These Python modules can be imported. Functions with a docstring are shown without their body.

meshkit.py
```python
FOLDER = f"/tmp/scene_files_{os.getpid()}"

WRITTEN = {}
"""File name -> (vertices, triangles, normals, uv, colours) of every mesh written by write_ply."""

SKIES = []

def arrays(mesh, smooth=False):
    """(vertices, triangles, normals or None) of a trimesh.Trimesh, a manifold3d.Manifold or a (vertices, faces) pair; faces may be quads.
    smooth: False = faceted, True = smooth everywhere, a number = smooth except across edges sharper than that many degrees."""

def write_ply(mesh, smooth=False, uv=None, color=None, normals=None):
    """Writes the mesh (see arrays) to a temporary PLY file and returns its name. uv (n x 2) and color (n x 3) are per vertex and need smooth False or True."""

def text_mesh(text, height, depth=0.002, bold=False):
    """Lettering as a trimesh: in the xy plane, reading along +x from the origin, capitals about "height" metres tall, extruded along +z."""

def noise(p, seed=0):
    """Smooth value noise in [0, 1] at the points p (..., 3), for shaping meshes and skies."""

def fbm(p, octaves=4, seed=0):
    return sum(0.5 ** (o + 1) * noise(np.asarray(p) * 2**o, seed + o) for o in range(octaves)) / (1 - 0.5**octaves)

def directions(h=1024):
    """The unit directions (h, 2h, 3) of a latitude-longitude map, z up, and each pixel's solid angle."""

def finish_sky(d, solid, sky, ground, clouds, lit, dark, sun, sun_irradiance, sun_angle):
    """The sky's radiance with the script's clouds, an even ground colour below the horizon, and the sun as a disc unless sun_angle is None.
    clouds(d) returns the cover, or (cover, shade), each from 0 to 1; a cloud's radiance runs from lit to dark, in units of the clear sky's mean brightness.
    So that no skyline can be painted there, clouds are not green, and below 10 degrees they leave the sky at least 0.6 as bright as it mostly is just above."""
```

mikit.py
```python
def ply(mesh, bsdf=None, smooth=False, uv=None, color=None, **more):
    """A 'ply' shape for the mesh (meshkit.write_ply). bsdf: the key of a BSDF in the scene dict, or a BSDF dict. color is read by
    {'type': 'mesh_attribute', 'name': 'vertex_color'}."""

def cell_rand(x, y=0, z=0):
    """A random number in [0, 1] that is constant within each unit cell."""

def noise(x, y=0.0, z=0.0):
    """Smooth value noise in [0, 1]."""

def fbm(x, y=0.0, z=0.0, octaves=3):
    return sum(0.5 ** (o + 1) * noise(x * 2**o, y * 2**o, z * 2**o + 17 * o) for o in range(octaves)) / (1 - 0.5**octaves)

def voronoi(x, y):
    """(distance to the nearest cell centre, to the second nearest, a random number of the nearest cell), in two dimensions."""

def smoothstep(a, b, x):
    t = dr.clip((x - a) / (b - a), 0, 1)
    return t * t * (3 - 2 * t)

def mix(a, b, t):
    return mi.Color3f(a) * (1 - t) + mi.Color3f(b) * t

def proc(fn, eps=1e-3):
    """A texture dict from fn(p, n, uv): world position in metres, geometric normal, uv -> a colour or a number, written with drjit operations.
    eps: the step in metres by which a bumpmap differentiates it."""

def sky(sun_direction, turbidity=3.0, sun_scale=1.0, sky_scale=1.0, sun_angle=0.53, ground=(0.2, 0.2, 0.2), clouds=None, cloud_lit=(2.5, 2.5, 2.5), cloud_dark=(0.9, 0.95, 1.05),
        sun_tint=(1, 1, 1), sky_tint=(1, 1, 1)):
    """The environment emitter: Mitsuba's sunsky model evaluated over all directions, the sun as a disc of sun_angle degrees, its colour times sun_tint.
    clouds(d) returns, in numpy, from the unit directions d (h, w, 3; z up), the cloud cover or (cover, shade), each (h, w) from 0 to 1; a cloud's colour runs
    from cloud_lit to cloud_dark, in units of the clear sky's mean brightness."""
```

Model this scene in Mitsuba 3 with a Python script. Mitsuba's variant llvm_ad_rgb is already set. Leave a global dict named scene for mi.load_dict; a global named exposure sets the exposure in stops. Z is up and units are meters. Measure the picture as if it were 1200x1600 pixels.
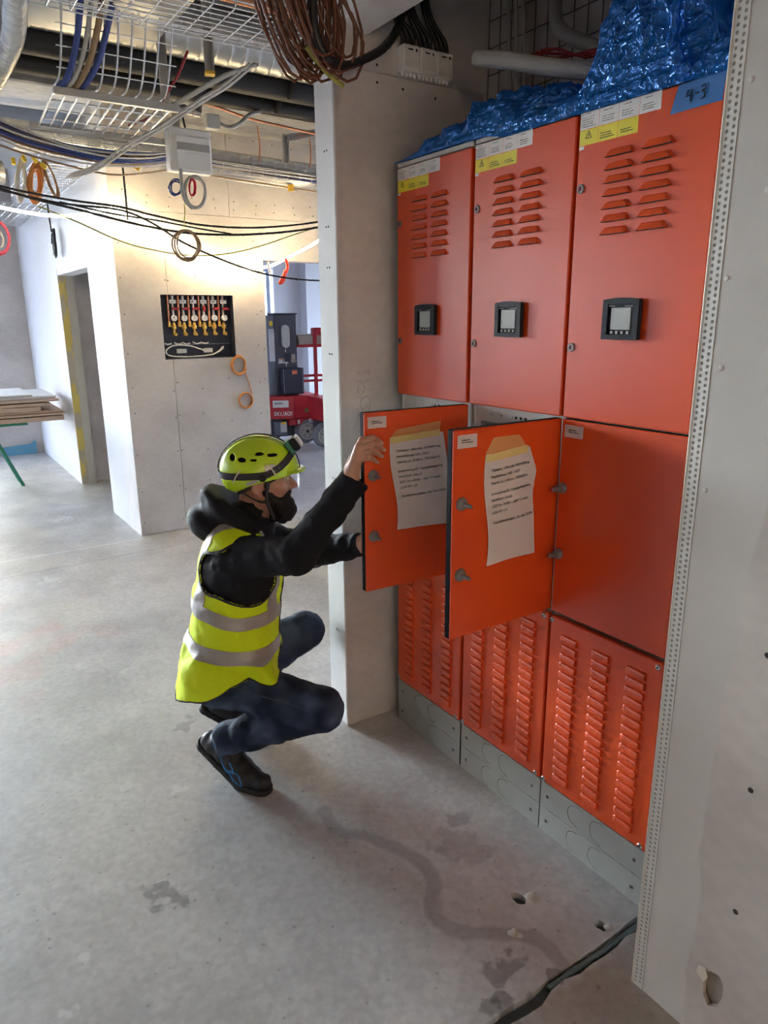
import math, random
import numpy as np, trimesh, shapely
import shapely.geometry as sg
import manifold3d as m3
import mitsuba as mi, drjit as dr
import mikit, meshkit
from mikit import noise, fbm, voronoi, cell_rand, smoothstep, mix, proc

# ---------------------------------------------------------------- camera, sky, exposure
# world: X runs into the cabinet niche, Y away along the row of cabinets, Z up, metres
T = mi.ScalarTransform4f
scene, labels = {}, {}
EYE, FOCAL = np.array([0.0, 0.0, 1.68]), 1117.0
YAW, PITCH, ROLL = np.radians([33.34, 15.175, -0.40])
_fwd = np.array([math.sin(YAW) * math.cos(PITCH), math.cos(YAW) * math.cos(PITCH), -math.sin(PITCH)])
_rt = np.array([math.cos(YAW), -math.sin(YAW), 0.0])
_up = np.cross(_rt, _fwd)
_up = -math.sin(ROLL) * _rt + math.cos(ROLL) * _up
scene['camera'] = {'type': 'perspective', 'fov': math.degrees(2 * math.atan(600 / FOCAL)), 'fov_axis': 'x', 'near_clip': 0.02, 'far_clip': 500.0,
                   'to_world': T().look_at(origin=EYE.tolist(), target=(EYE + _fwd).tolist(), up=_up.tolist())}
exposure = 5.45
scene['sky'] = mikit.sky((-0.24, 1.0, 0.145), turbidity=5.0, sun_scale=0.44, sky_scale=3.2, sun_angle=16.0, ground=(0.25, 0.25, 0.25),
                         clouds=lambda d: 0.85 + 0.0 * d[..., 2], cloud_lit=(0.86, 1.03, 1.42), cloud_dark=(0.9, 1.0, 1.15), sun_tint=(0.385, 0.92, 3.75), sky_tint=(0.80, 0.97, 1.4))

# ---------------------------------------------------------------- helpers
def numbered(name):
    if name not in scene and not any(k.startswith(name + '__') for k in scene) and name not in labels:
        return name
    k = 1
    while True:
        n = f'{name}_{k:03d}'
        if n not in scene and n not in labels and not any(q.startswith(n + '__') for q in scene):
            return n
        k += 1
_count = {}
def part_key(parent, name):
    base = f'{parent}__{name}'
    k = _count.get(base, 0)
    _count[base] = k + 1
    return base if k == 0 else f'{base}_{k:03d}'
def thing(name, label, cat, group=None, **more):
    key = numbered(name)
    labels[key] = {'label': label, 'category': cat, **more}
    if group:
        labels[key]['group'] = group
    return key
def put(key, mesh, mat, smooth=False, M=None, uv=None):
    d = mesh if isinstance(mesh, dict) else mikit.ply(mesh, mat, smooth, uv=uv)
    scene[key] = d if M is None else {**d, 'to_world': T(M)}
    return key
def part(parent, name, mesh, mat=None, smooth=False, M=None, label=None, kind=None):
    key = put(part_key(parent, name), mesh, mat, smooth, M)
    if label or kind:
        labels[key] = {k: v for k, v in (('label', label), ('kind', kind)) if v}
    return key
def single(name, mesh, mat, label, cat, smooth=False, group=None, M=None):
    key = thing(name, label, cat, group)
    put(key, mesh, mat, smooth, M)
    return key
def struct(name, mesh, mat, smooth=False, label=None, M=None, cat=None):
    put(name, mesh, mat, smooth, M)
    labels[name] = {'kind': 'structure'}
    if label: labels[name]['label'] = label
    if cat: labels[name]['category'] = cat
    return name
def cat_(*ms):
    ms = [x for m in ms for x in (m if isinstance(m, (list, tuple)) else [m])]
    return trimesh.util.concatenate(ms)
def box(x0, x1, y0, y1, z0, z1, b=0.0):
    lo, hi = np.minimum([x0, y0, z0], [x1, y1, z1]), np.maximum([x0, y0, z0], [x1, y1, z1])
    if b <= 0:
        m = trimesh.creation.box(hi - lo)
        m.apply_translation((lo + hi) / 2)
        return m
    b = min(b, 0.45 * float((hi - lo).min()))
    pts = []
    for sx in (0, 1):
        for sy in (0, 1):
            for sz in (0, 1):
                c = np.where([sx, sy, sz], hi, lo)
                s = np.where([sx, sy, sz], -b, b)
                for k in range(3):
                    o = s.copy(); o[k] = 0
                    pts.append(c + o)
    return trimesh.convex.convex_hull(np.array(pts))
def frame(origin, u, v):
    u, v = np.asarray(u, float), np.asarray(v, float)
    u = u / np.linalg.norm(u); w = np.cross(u, v); w /= np.linalg.norm(w); v = np.cross(w, u)
    M = np.eye(4); M[:3, 0], M[:3, 1], M[:3, 2], M[:3, 3] = u, v, w, origin
    return M
def at(mesh, M):
    m = mesh.copy(); m.apply_transform(M); return m
def shift(mesh, x, y, z):
    m = mesh.copy(); m.apply_translation([x, y, z]); return m
def spline(pts, n=8, closed=False):
    """Catmull-Rom through the points."""
    p = np.asarray(pts, float)
    q = np.vstack([p[-1], p, p[0], p[1]]) if closed else np.vstack([2 * p[0] - p[1], p, 2 * p[-1] - p[-2]])
    out = []
    for i in range(len(q) - 3):
        a, b, c, d = q[i:i + 4]
        for t in np.arange(n) / n:
            out.append(0.5 * (2 * b + (c - a) * t + (2 * a - 5 * b + 4 * c - d) * t * t + (3 * b - a - 3 * c + d) * t ** 3))
    if not closed:
        out.append(p[-1])
    return np.array(out)
def tube(pts, r, sides=8, closed=False, cap=True):
    p = np.asarray(pts, float); n = len(p)
    rr = np.broadcast_to(np.asarray(r, float), n)
    t = np.roll(p, -1, 0) - np.roll(p, 1, 0) if closed else np.gradient(p, axis=0)
    t /= np.maximum(np.linalg.norm(t, axis=1, keepdims=True), 1e-12)
    a = np.cross(t[0], [0, 0, 1.0] if abs(t[0][2]) < 0.9 else [1.0, 0, 0]); a /= np.linalg.norm(a)
    ang = np.arange(sides) * 2 * np.pi / sides
    V = []
    for i in range(n):
        a = a - t[i] * (a @ t[i]); a /= max(np.linalg.norm(a), 1e-12)
        b = np.cross(t[i], a)
        V.append(p[i] + rr[i] * (np.cos(ang)[:, None] * a + np.sin(ang)[:, None] * b))
    V = np.vstack(V); F = []
    for i in range(n if closed else n - 1):
        j = (i + 1) % n
        for k in range(sides):
            l = (k + 1) % sides
            F += [[i * sides + k, i * sides + l, j * sides + l], [i * sides + k, j * sides + l, j * sides + k]]
    if cap and not closed:
        c0, c1 = len(V), len(V) + 1
        V = np.vstack([V, p[0], p[-1]])
        for k in range(sides):
            l = (k + 1) % sides
            F += [[c0, l, k], [c1, (n - 1) * sides + k, (n - 1) * sides + l]]
    return trimesh.Trimesh(V, np.array(F), process=False)
def cyl(a, b, r, sides=16, r2=None):
    return tube([a, b], [r, r if r2 is None else r2], sides)
def lathe(profile, sides=24):
    """(radius, height) pairs turned about z."""
    return trimesh.creation.revolve(np.array(profile, float), sections=sides)
def plate(poly, depth):
    return cat_([trimesh.creation.extrude_polygon(g, depth, engine='earcut') for g in getattr(poly, 'geoms', [poly]) if g.area > 1e-9])
def rrect(x0, x1, y0, y1, r, n=4):
    return sg.box(x0 + r, y0 + r, x1 - r, y1 - r).buffer(r, quad_segs=n)
def disc(x, y, r, n=6):
    return sg.Point(x, y).buffer(r, quad_segs=n)
def text(s, h, depth=0.0004, bold=False, centre=False, at_=(0, 0), squeeze=1.0):
    m = meshkit.text_mesh(s, h, depth, bold)
    m.apply_scale([squeeze, 1, 1])
    if centre:
        m.apply_translation([-(m.bounds[0][0] + m.bounds[1][0]) / 2, 0, 0])
    m.apply_translation([at_[0], at_[1], 0])
    return m

# ---------------------------------------------------------------- materials
def bsdf(name, d, two=True):
    scene[name] = {'type': 'twosided', 'bsdf': d} if two else d
    return name
def rgb(*c):
    return {'type': 'rgb', 'value': list(c)}
def plain(name, c, rough=0.5, metallic=0.0, spec=0.5, **k):
    return bsdf(name, {'type': 'principled', 'base_color': c if isinstance(c, dict) else rgb(*c), 'roughness': rough, 'metallic': metallic, 'specular': spec, **k})

# the wet hose mark that winds over the concrete (world x, y) and other stains
SNAKE = spline([(1.01, 1.93), (0.99, 1.82), (1.06, 1.735), (1.139, 1.558), (1.132, 1.455), (1.074, 1.39), (1.05, 1.32), (1.085, 1.25), (1.195, 1.174), (1.248, 1.102), (1.24, 1.03)], 3)
def seg_dist(p, pts):
    d = mi.Float(9.0)
    for a, b in zip(pts[:-1], pts[1:]):
        ex, ey = b[0] - a[0], b[1] - a[1]
        t = dr.clip(((p.x - a[0]) * ex + (p.y - a[1]) * ey) / (ex * ex + ey * ey + 1e-9), 0, 1)
        d = dr.minimum(d, dr.sqrt(dr.square(p.x - a[0] - t * ex) + dr.square(p.y - a[1] - t * ey)))
    return d
STAINS = [(0.42, 1.86, 0.05, 0.55), (1.30, 1.52, 0.09, 0.8), (1.36, 1.62, 0.05, 0.75), (1.08, 1.08, 0.06, 0.6), (1.02, 1.03, 0.05, 0.6), (1.19, 1.02, 0.03, 0.6), (0.78, 2.75, 0.05, 0.7)]
CHALK = [(0.17, 1.76, 0.02), (0.10, 1.62, 0.02), (0.07, 1.40, 0.022), (0.46, 2.46, 0.035), (0.62, 2.33, 0.03), (0.60, 5.0, 0.09), (0.95, 6.6, 0.12), (0.7, 7.3, 0.1), (-0.1, 4.0, 0.07)]
def floor_color(p, n, uv):
    big = fbm(p.x * 0.9, p.y * 0.9, 1.3, 4)
    mid = fbm(p.x * 5, p.y * 5, 4.0, 4)
    fine = fbm(p.x * 60, p.y * 60, 2.0, 3)
    c = mix((0.37, 0.365, 0.358), (0.50, 0.493, 0.483), smoothstep(0.25, 0.75, 0.55 * big + 0.45 * mid))
    c = c * (0.86 + 0.28 * fine)
    wob = noise(p.x * 30, p.y * 30, 0.0) - 0.5
    # snake mark
    s = seg_dist(p, SNAKE) + 0.012 * wob
    c = mix(c, c * mi.Color3f(0.66, 0.66, 0.68), (1 - smoothstep(0.014, 0.034, s)) * 0.8)
    for x, y, r, k in STAINS:
        d = dr.sqrt(dr.square(p.x - x) + dr.square(p.y - y)) / r + 1.6 * (fbm(p.x * 22 + x * 9, p.y * 22, 0.0, 3) - 0.5) * 2
        c = mix(c, c * mi.Color3f(k, k, k * 1.02), 1 - smoothstep(0.5, 1.0, d))
    for x, y, r in CHALK:
        d = dr.sqrt(dr.square(p.x - x) + dr.square(p.y - y)) / r + 2.4 * (fbm(p.x * 40 + x * 9, p.y * 40, 0.0, 3) - 0.5)
        c = mix(c, (0.55, 0.55, 0.54), (1 - smoothstep(0.4, 0.9, d)) * 0.7)
    # chalk line and a joint line across the floor where the corridor starts
    ln = (1 - smoothstep(0.004, 0.012, dr.abs(p.y - 5.60 + 0.01 * wob))) * (1 - smoothstep(1.36, 1.40, p.x))
    c = mix(c, (0.62, 0.64, 0.66), ln * 0.6)
    ln = (1 - smoothstep(0.004, 0.010, dr.abs(p.y - 5.20 - 0.05 * p.x + 0.01 * wob))) * (1 - smoothstep(1.2, 1.9, p.x))
    c = c * (1 - 0.28 * ln)
    dust = smoothstep(0.42, 0.66, fbm(p.x * 0.8 + 3.0, p.y * 0.8, 8.0, 3)) * smoothstep(2.6, 3.6, p.y)
    c = mix(c, c * mi.Color3f(1.10, 1.06, 0.95), dust)
    # trodden dirt beyond the joint, by the foot of the near wall
    dirt = (1 - smoothstep(0.955, 1.0, p.y + 0.03 * wob)) * smoothstep(0.85, 1.1, p.x + 0.2 * (mid - 0.5))
    c = mix(c, c * mi.Color3f(0.66, 0.58, 0.50), dirt * (0.55 + 0.45 * mid))
    # red chalk smears far left
    d = smoothstep(0.56, 0.75, fbm(p.x * 4, p.y * 3, 9.0, 3)) * smoothstep(3.0, 3.6, p.y) * (1 - smoothstep(4.4, 5.0, p.y)) * (1 - smoothstep(0.6, 0.9, p.x))
    c = mix(c, c * mi.Color3f(1.08, 0.86, 0.84), d * 0.8)
    v = voronoi(p.x * 22, p.y * 22)
    pit = (1 - smoothstep(0.05, 0.13, v[0] + 0.10 * wob)) * smoothstep(0.84, 0.88, v[2])
    c = c * (1 - 0.28 * pit)
    return c
def floor_bump(p, n, uv):
    return fbm(p.x * 40, p.y * 40, 0.0, 4) + 0.6 * fbm(p.x * 9, p.y * 9, 3.0, 3)
bsdf('mat_concrete', {'type': 'bumpmap', 'arbitrary': proc(floor_bump, 2e-3), 'scale': 0.0005,
     'bsdf': {'type': 'principled', 'base_color': proc(floor_color), 'roughness': 0.42, 'specular': 0.5}})
def board_color(p, n, uv):
    t = fbm(p.x * 2.2 + p.z, p.y * 2.2 - p.z * 0.7, p.z * 2.2, 4)
    f = fbm(p.x * 40, p.y * 40, p.z * 40, 2)
    return mix((0.485, 0.452, 0.438), (0.60, 0.565, 0.548), smoothstep(0.3, 0.7, t)) * (0.94 + 0.12 * f)
plain('mat_plasterboard', proc(board_color), 0.75, spec=0.25)
def filler_color(p, n, uv):
    t = fbm(p.x * 3 + p.z, p.y * 3, p.z * 2.0, 4)
    return mix((0.62, 0.61, 0.60), (0.72, 0.71, 0.70), smoothstep(0.3, 0.7, t))
plain('mat_filler', proc(filler_color), 0.7, spec=0.25)
def nearwall_color(p, n, uv):
    # grey plasterboard with filler feathered beside the bead and the torn paper round the hole
    base = board_color(p, n, uv) * mi.Color3f(0.90, 0.885, 0.85)
    e = 0.885 - p.y + 0.06 * (fbm(p.z * 3.0, p.y * 5, 0.0, 4) - 0.5) + 0.05 * (noise(p.z * 1.4, 7.0, 0.0) - 0.5)
    k = 1 - smoothstep(0.15, 0.158, e)
    return mix(base, (0.50, 0.485, 0.46), k * 0.75)
plain('mat_near_wall', proc(nearwall_color), 0.7, spec=0.25)
plain('mat_screw_hole', (0.03, 0.028, 0.026), 0.8)
plain('mat_paper_torn', (0.62, 0.60, 0.55), 0.8)
plain('mat_gypsum', (0.40, 0.36, 0.30), 0.9)
plain('mat_bead', (0.58, 0.57, 0.54), 0.5, 0.2)
plain('mat_dark', (0.012, 0.012, 0.013), 0.7)
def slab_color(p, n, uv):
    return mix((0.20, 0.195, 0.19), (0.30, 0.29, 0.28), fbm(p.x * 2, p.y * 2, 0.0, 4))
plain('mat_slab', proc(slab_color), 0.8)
def orange_color(p, n, uv):
    f = noise(p.x * 700, p.y * 700, p.z * 700)
    return mi.Color3f(0.69, 0.073, 0.010) * (0.95 + 0.10 * f)
plain('mat_orange', proc(orange_color), 0.34, spec=0.65)
plain('mat_orange_edge', (0.50, 0.05, 0.012), 0.45)
plain('mat_rubber', (0.012, 0.013, 0.018), 0.8, spec=0.12)
plain('mat_white_print', (0.74, 0.72, 0.69), 0.5)
plain('mat_yellow_print', (0.78, 0.66, 0.03), 0.5)
plain('mat_ink', (0.02, 0.02, 0.02), 0.6)
plain('mat_cabinet_grey', (0.52, 0.52, 0.49), 0.4)
plain('mat_plinth', (0.31, 0.315, 0.29), 0.45)
plain('mat_zinc', (0.55, 0.56, 0.57), 0.38, 0.85)
plain('mat_steel', (0.62, 0.60, 0.57), 0.25, 1.0)
plain('mat_lock_grey', (0.20, 0.20, 0.20), 0.4, 0.2)
plain('mat_lock_red', (0.35, 0.02, 0.02), 0.4)
plain('mat_meter', (0.012, 0.014, 0.019), 0.5, spec=0.2)
plain('mat_screen', (0.36, 0.38, 0.34), 0.25)
plain('mat_button', (0.42, 0.42, 0.42), 0.4)

# ---------------------------------------------------------------- the setting
XF, YN, YR = 1.356, 2.357, 0.885        # wall plane of the niche opening, its far jamb, its near jamb
YFAR, XL = 5.664, 1.396                 # far wall, left wall beyond
CEIL = 3.45
# floor: two slabs with a broken sawcut joint between them, on a sub-base
rs = np.random.RandomState(3)
jx = np.linspace(-5, 1.9, 140)
off = np.interp(jx, np.linspace(-5, 1.9, 140), rs.normal(0, 0.003, 140))
edge_a = np.stack([jx, 1.012 + off], 1)
off2 = rs.normal(0, 0.004, 140) - 0.012 * (np.abs(jx - 1.02) < 0.12) - 0.006 * (rs.rand(140) > 0.8)
edge_b = np.stack([jx, 0.984 + off2], 1)
far_poly = sg.Polygon(np.vstack([edge_a, [[9, 1.012], [9, 14], [-5, 14]]]))
holes = []
for x, y, r in ((1.30, 1.255, 0.016), (1.425, 1.05, 0.013)):
    a = np.arange(14) * 2 * np.pi / 14
    q = r * (1 + 0.35 * rs.rand(14))
    holes.append(sg.Polygon(np.stack([x + q * np.cos(a), y + 1.3 * q * np.sin(a)], 1)))
for h in holes:
    far_poly = far_poly.difference(h)
near_poly = sg.Polygon(np.vstack([edge_b[::-1], [[-5, -4.5], [9, -4.5], [9, 0.984]]]))
struct('floor', cat_(shift(plate(far_poly, 0.03), 0, 0, -0.03), shift(plate(near_poly, 0.03), 0, 0, -0.03)), 'mat_concrete', label='worn grey concrete floor')
put('floor__subbase', box(-5, 9, -4.5, 14, -0.06, -0.020), 'mat_joint' if 'mat_joint' in scene else plain('mat_joint', (0.085, 0.10, 0.098), 0.9))
labels['floor__subbase'] = {'label': 'dark bottom of the sawcut joint'}
seal = np.stack([np.linspace(1.16, 1.60, 40), 0.999 + rs.normal(0, 0.0012, 40), -0.010 + rs.normal(0, 0.001, 40)], 1)
put('floor__joint_sealant', tube(seal, 0.0085, 8), plain('mat_sealant', (0.10, 0.145, 0.15), 0.6), True); labels['floor__joint_sealant'] = {'label': 'dark teal sealant in the sawcut joint'}
crumbs = []
for x, y, r in ((1.335, 1.235, 0.022), (1.44, 1.035, 0.014), (1.20, 1.17, 0.016), (1.21, 1.155, 0.011)):
    m = trimesh.creation.icosphere(2, r)
    m.vertices *= [1, 1, 0.28]
    m.vertices *= (0.75 + 0.5 * meshkit.noise(m.vertices * 90 + 5))[:, None]
    crumbs.append(shift(m, x, y, 0.0))
put('floor__broken_filler', cat_(crumbs), plain('mat_crumb', (0.42, 0.40, 0.37), 0.9)); labels['floor__broken_filler'] = {'kind': 'stuff'}
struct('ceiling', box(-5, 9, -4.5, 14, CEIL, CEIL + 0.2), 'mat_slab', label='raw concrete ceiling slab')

def dots(points, axis, r=0.006, h=0.0012):
    """Screw heads / screw holes: short discs standing proud of a face. axis: outward direction."""
    ms = []
    ax = np.asarray(axis, float)
    for q in points:
        q = np.asarray(q, float)
        ms.append(cyl(q - 0.0005 * ax, q + h * ax, r, 8))
    return cat_(ms)
# --- partition at the far side of the niche: core, its end face and the face into the niche
WT = 0.125                                # thickness of the partition
struct('wall_niche_side', box(XF + 0.012, 2.12, YN, YN + WT, 0.0, CEIL), 'mat_plasterboard', label='plasterboard side of the cabinet niche')
part('wall_niche_side', 'end_board', box(XF, XF + 0.012, YN + 0.004, YN + WT + 0.012, 0.0, CEIL, 0.002), 'mat_filler', label='filler-whitened end face of the partition')
part('wall_niche_side', 'plasterboard', box(XF + 0.02, 2.11, YN - 0.006, YN, 0.0, 2.503, 0.0015), 'mat_plasterboard')
part('wall_niche_side', 'plasterboard', box(XF + 0.02, 2.11, YN - 0.006, YN, 2.507, CEIL, 0.0015), 'mat_plasterboard')
part('wall_niche_side', 'plasterboard', box(XF + 0.012, 8, YN + WT, YN + WT + 0.0125, 0.0, CEIL), 'mat_plasterboard')
pts = [(x, YN - 0.006, z) for x, z in ((1.53, 2.53), (1.53, 2.475), (1.64, 2.532), (1.64, 2.47), (1.785, 2.53), (1.785, 2.46))]
part('wall_niche_side', 'screw_head', dots(pts, (0, -1, 0), 0.0045), 'mat_screw_hole', kind='stuff')
pts = [(XF, YN + dy, z) for z in (0.42, 0.98, 1.07, 1.55, 1.86, 2.0, 2.25) for dy in (0.055, 0.072)]
part('wall_niche_side', 'screw_head', dots(pts, (-1, 0, 0), 0.0035), 'mat_screw_hole', kind='stuff')
pen = []
for cx, cz, a_, b_ in ((1.445, 1.42, 0.016, 0.020), (1.465, 1.36, 0.022, 0.030), (1.44, 1.27, 0.030, 0.034)):
    th = np.linspace(0, 2 * np.pi * 0.93, 18); pen.append(tube(np.stack([cx + a_ * np.cos(th), np.full(18, YN - 0.0062), cz + b_ * np.sin(th)], 1), 0.0006, 4))
for k in range(9):
    z_ = 1.48 - 0.032 * k; xs_ = np.linspace(1.425, 1.49, 16); pen.append(tube(np.stack([xs_, np.full(16, YN - 0.0062), z_ + rs.normal(0, 0.006, 16)], 1), 0.0006, 4))
part('wall_niche_side', 'pencil_mark', cat_(pen), plain('mat_pencil', (0.30, 0.27, 0.26), 0.8), label='faint pencil scribbles', kind='stuff')
struct('wall_niche_back', box(2.02, 2.12, YR - 0.2, YN, 0.0, CEIL), 'mat_plasterboard', label='back of the cabinet niche')
struct('wall_niche_header', box(XF, XF + 0.137, YR, YN, 2.615, CEIL, 0.002), 'mat_filler', label='white header over the niche opening')
# --- near wall on the right: face, hole, screws
face = sg.box(0, 0, YR + 1.2, CEIL)        # local u = distance from the bead, v = z
a = np.array([[0.199, 0.12], [0.217, 0.137], [0.225, 0.172], [0.224, 0.20], [0.213, 0.213], [0.197, 0.21], [0.180, 0.188], [0.186, 0.165], [0.187, 0.14]])
hole = sg.Polygon(a).buffer(0.004)
MR = frame((XF - 0.004, YR, 0), (0, -1, 0), (0, 0, 1))
struct('wall_right', at(shift(plate(face.difference(hole), 0.012), 0, 0, -0.012), MR), 'mat_near_wall', label='grey plasterboard wall right of the niche')
part('wall_right', 'inner_face', box(XF + 0.008, 2.12, YR - 0.012, YR, 0, CEIL), 'mat_plasterboard')
part('wall_right', 'hole_gypsum', at(shift(plate(hole.buffer(0.01), 0.004), 0, 0, -0.02), MR), 'mat_gypsum', label='brown core inside the hole in the board')
m = plate(sg.Polygon([(0.182, 0.214), (0.168, 0.212), (0.165, 0.19), (0.183, 0.172), (0.19, 0.19)]), 0.0015)
m.vertices[:, 2] += 0.3 * np.maximum(0, 0.186 - m.vertices[:, 0])
part('wall_right', 'torn_paper', at(m, MR), 'mat_paper_torn', label='torn paper flap beside the hole')
part('wall_right', 'screw_hole', at(cat_([shift(lathe([(0, 0), (0.0062, 0), (0.0056, 0.0008), (0, 0.0009)], 12), u, z, 0) for u, z in ((0.224, 0.717), (0.218, 1.025), (0.23, 0.41))]), MR), 'mat_screw_hole', kind='stuff')
part('wall_right', 'screw_filler', at(cat_([shift(lathe([(0, 0), (0.006, 0), (0.004, 0.0016), (0, 0.002)], 10), u, z, 0) for u, z in ((0.045, 2.09), (0.04, 1.75), (0.05, 1.58), (0.045, 1.33), (0.10, 1.9))]), MR), 'mat_plasterboard', kind='stuff')
# perforated corner bead: two flanges with punched holes
def bead(h, w, step, r, z0=0.0):
    p = sg.box(0, z0, w, h)
    cut = []
    k = 0
    z = z0 + step
    while z < h - step:
        cut.append(disc(w * 0.30, z, r, 2)); cut.append(disc(w * 0.74, z + step / 2, r, 2))
        z += step
    return plate(p.difference(shapely.union_all(cut)), 0.0011)
put('trim_1', at(bead(3.0, 0.030, 0.0125, 0.0037), frame((XF - 0.0041, YR + 0.002, 0), (0, -1, 0), (0, 0, 1))), 'mat_bead')
labels['trim_1'] = {'kind': 'structure', 'label': 'white perforated corner bead on the near edge of the niche'}
put('trim_1__return', box(XF - 0.0045, XF + 0.028, YR + 0.0005, YR + 0.0025, 0, 3.0), 'mat_bead')
put('trim_1__nose', tube([(XF - 0.005, YR + 0.0025, 0), (XF - 0.005, YR + 0.0025, 3.0)], 0.0022, 8), 'mat_bead', True)
put('trim_1__backing', box(XF - 0.0041, XF - 0.0040, YR - 0.029, YR + 0.001, 0, 3.0), plain('mat_bead_hole', (0.25, 0.24, 0.22), 0.9))
put('trim_2', at(bead(2.6, 0.028, 0.0125, 0.0036), frame((XF + 0.001, YN - 0.0064, 0), (1, 0, 0), (0, 0, 1))), 'mat_plasterboard')
labels['trim_2'] = {'kind': 'structure', 'label': 'filled perforated corner bead on the far edge of the niche'}
put('trim_2__nose', tube([(XF - 0.001, YN - 0.004, 0), (XF - 0.001, YN - 0.004, 2.6)], 0.0025, 8), 'mat_filler', True)
# --- far wall: structure behind, plasterboard panels in front with open joints
DX0, DX1, DZ = 2.565, 3.45, 2.14          # doorway in the far wall
seams = [XL, 1.765, DX0]
BX0, BX1, BZ0, BZ1 = 1.706, 2.286, 1.38, 1.864    # recess of the manifold cabinet
struct('wall_far', cat_(box(XL + 0.013, BX0, YFAR + 0.0125, YFAR + 0.14, 0, CEIL), box(BX1, DX0, YFAR + 0.0125, YFAR + 0.14, 0, CEIL), box(BX0, BX1, YFAR + 0.0125, YFAR + 0.14, 0, BZ0), box(BX0, BX1, YFAR + 0.0125, YFAR + 0.14, BZ1, CEIL), box(DX0, DX1, YFAR + 0.0125, YFAR + 0.14, DZ, CEIL), box(DX1, 8, YFAR + 0.0125, YFAR + 0.14, 0, CEIL)), 'mat_plasterboard', label='plasterboard wall with the manifold cabinet')
g = 0.0015
panel_rects = [(XL, 1.765 - g, 0.01, 2.45), (1.765 + g, DX0, 0.01, 2.45), (XL, 2.30, 2.453, CEIL), (2.303, 3.1, 2.453, CEIL), (3.103, 8, 2.453, CEIL), (DX0, DX1, DZ, 2.45), (DX1, 8, 0.01, 2.45)]
for x0, x1, z0, z1 in panel_rects:
    q = sg.box(x0, z0, x1, z1).difference(sg.box(BX0, BZ0, BX1, BZ1))
    part('wall_far', 'plasterboard', at(plate(q, 0.0125), frame((0, YFAR + 0.0125, 0), (1, 0, 0), (0, 0, 1))), 'mat_plasterboard')
pts = []
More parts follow.
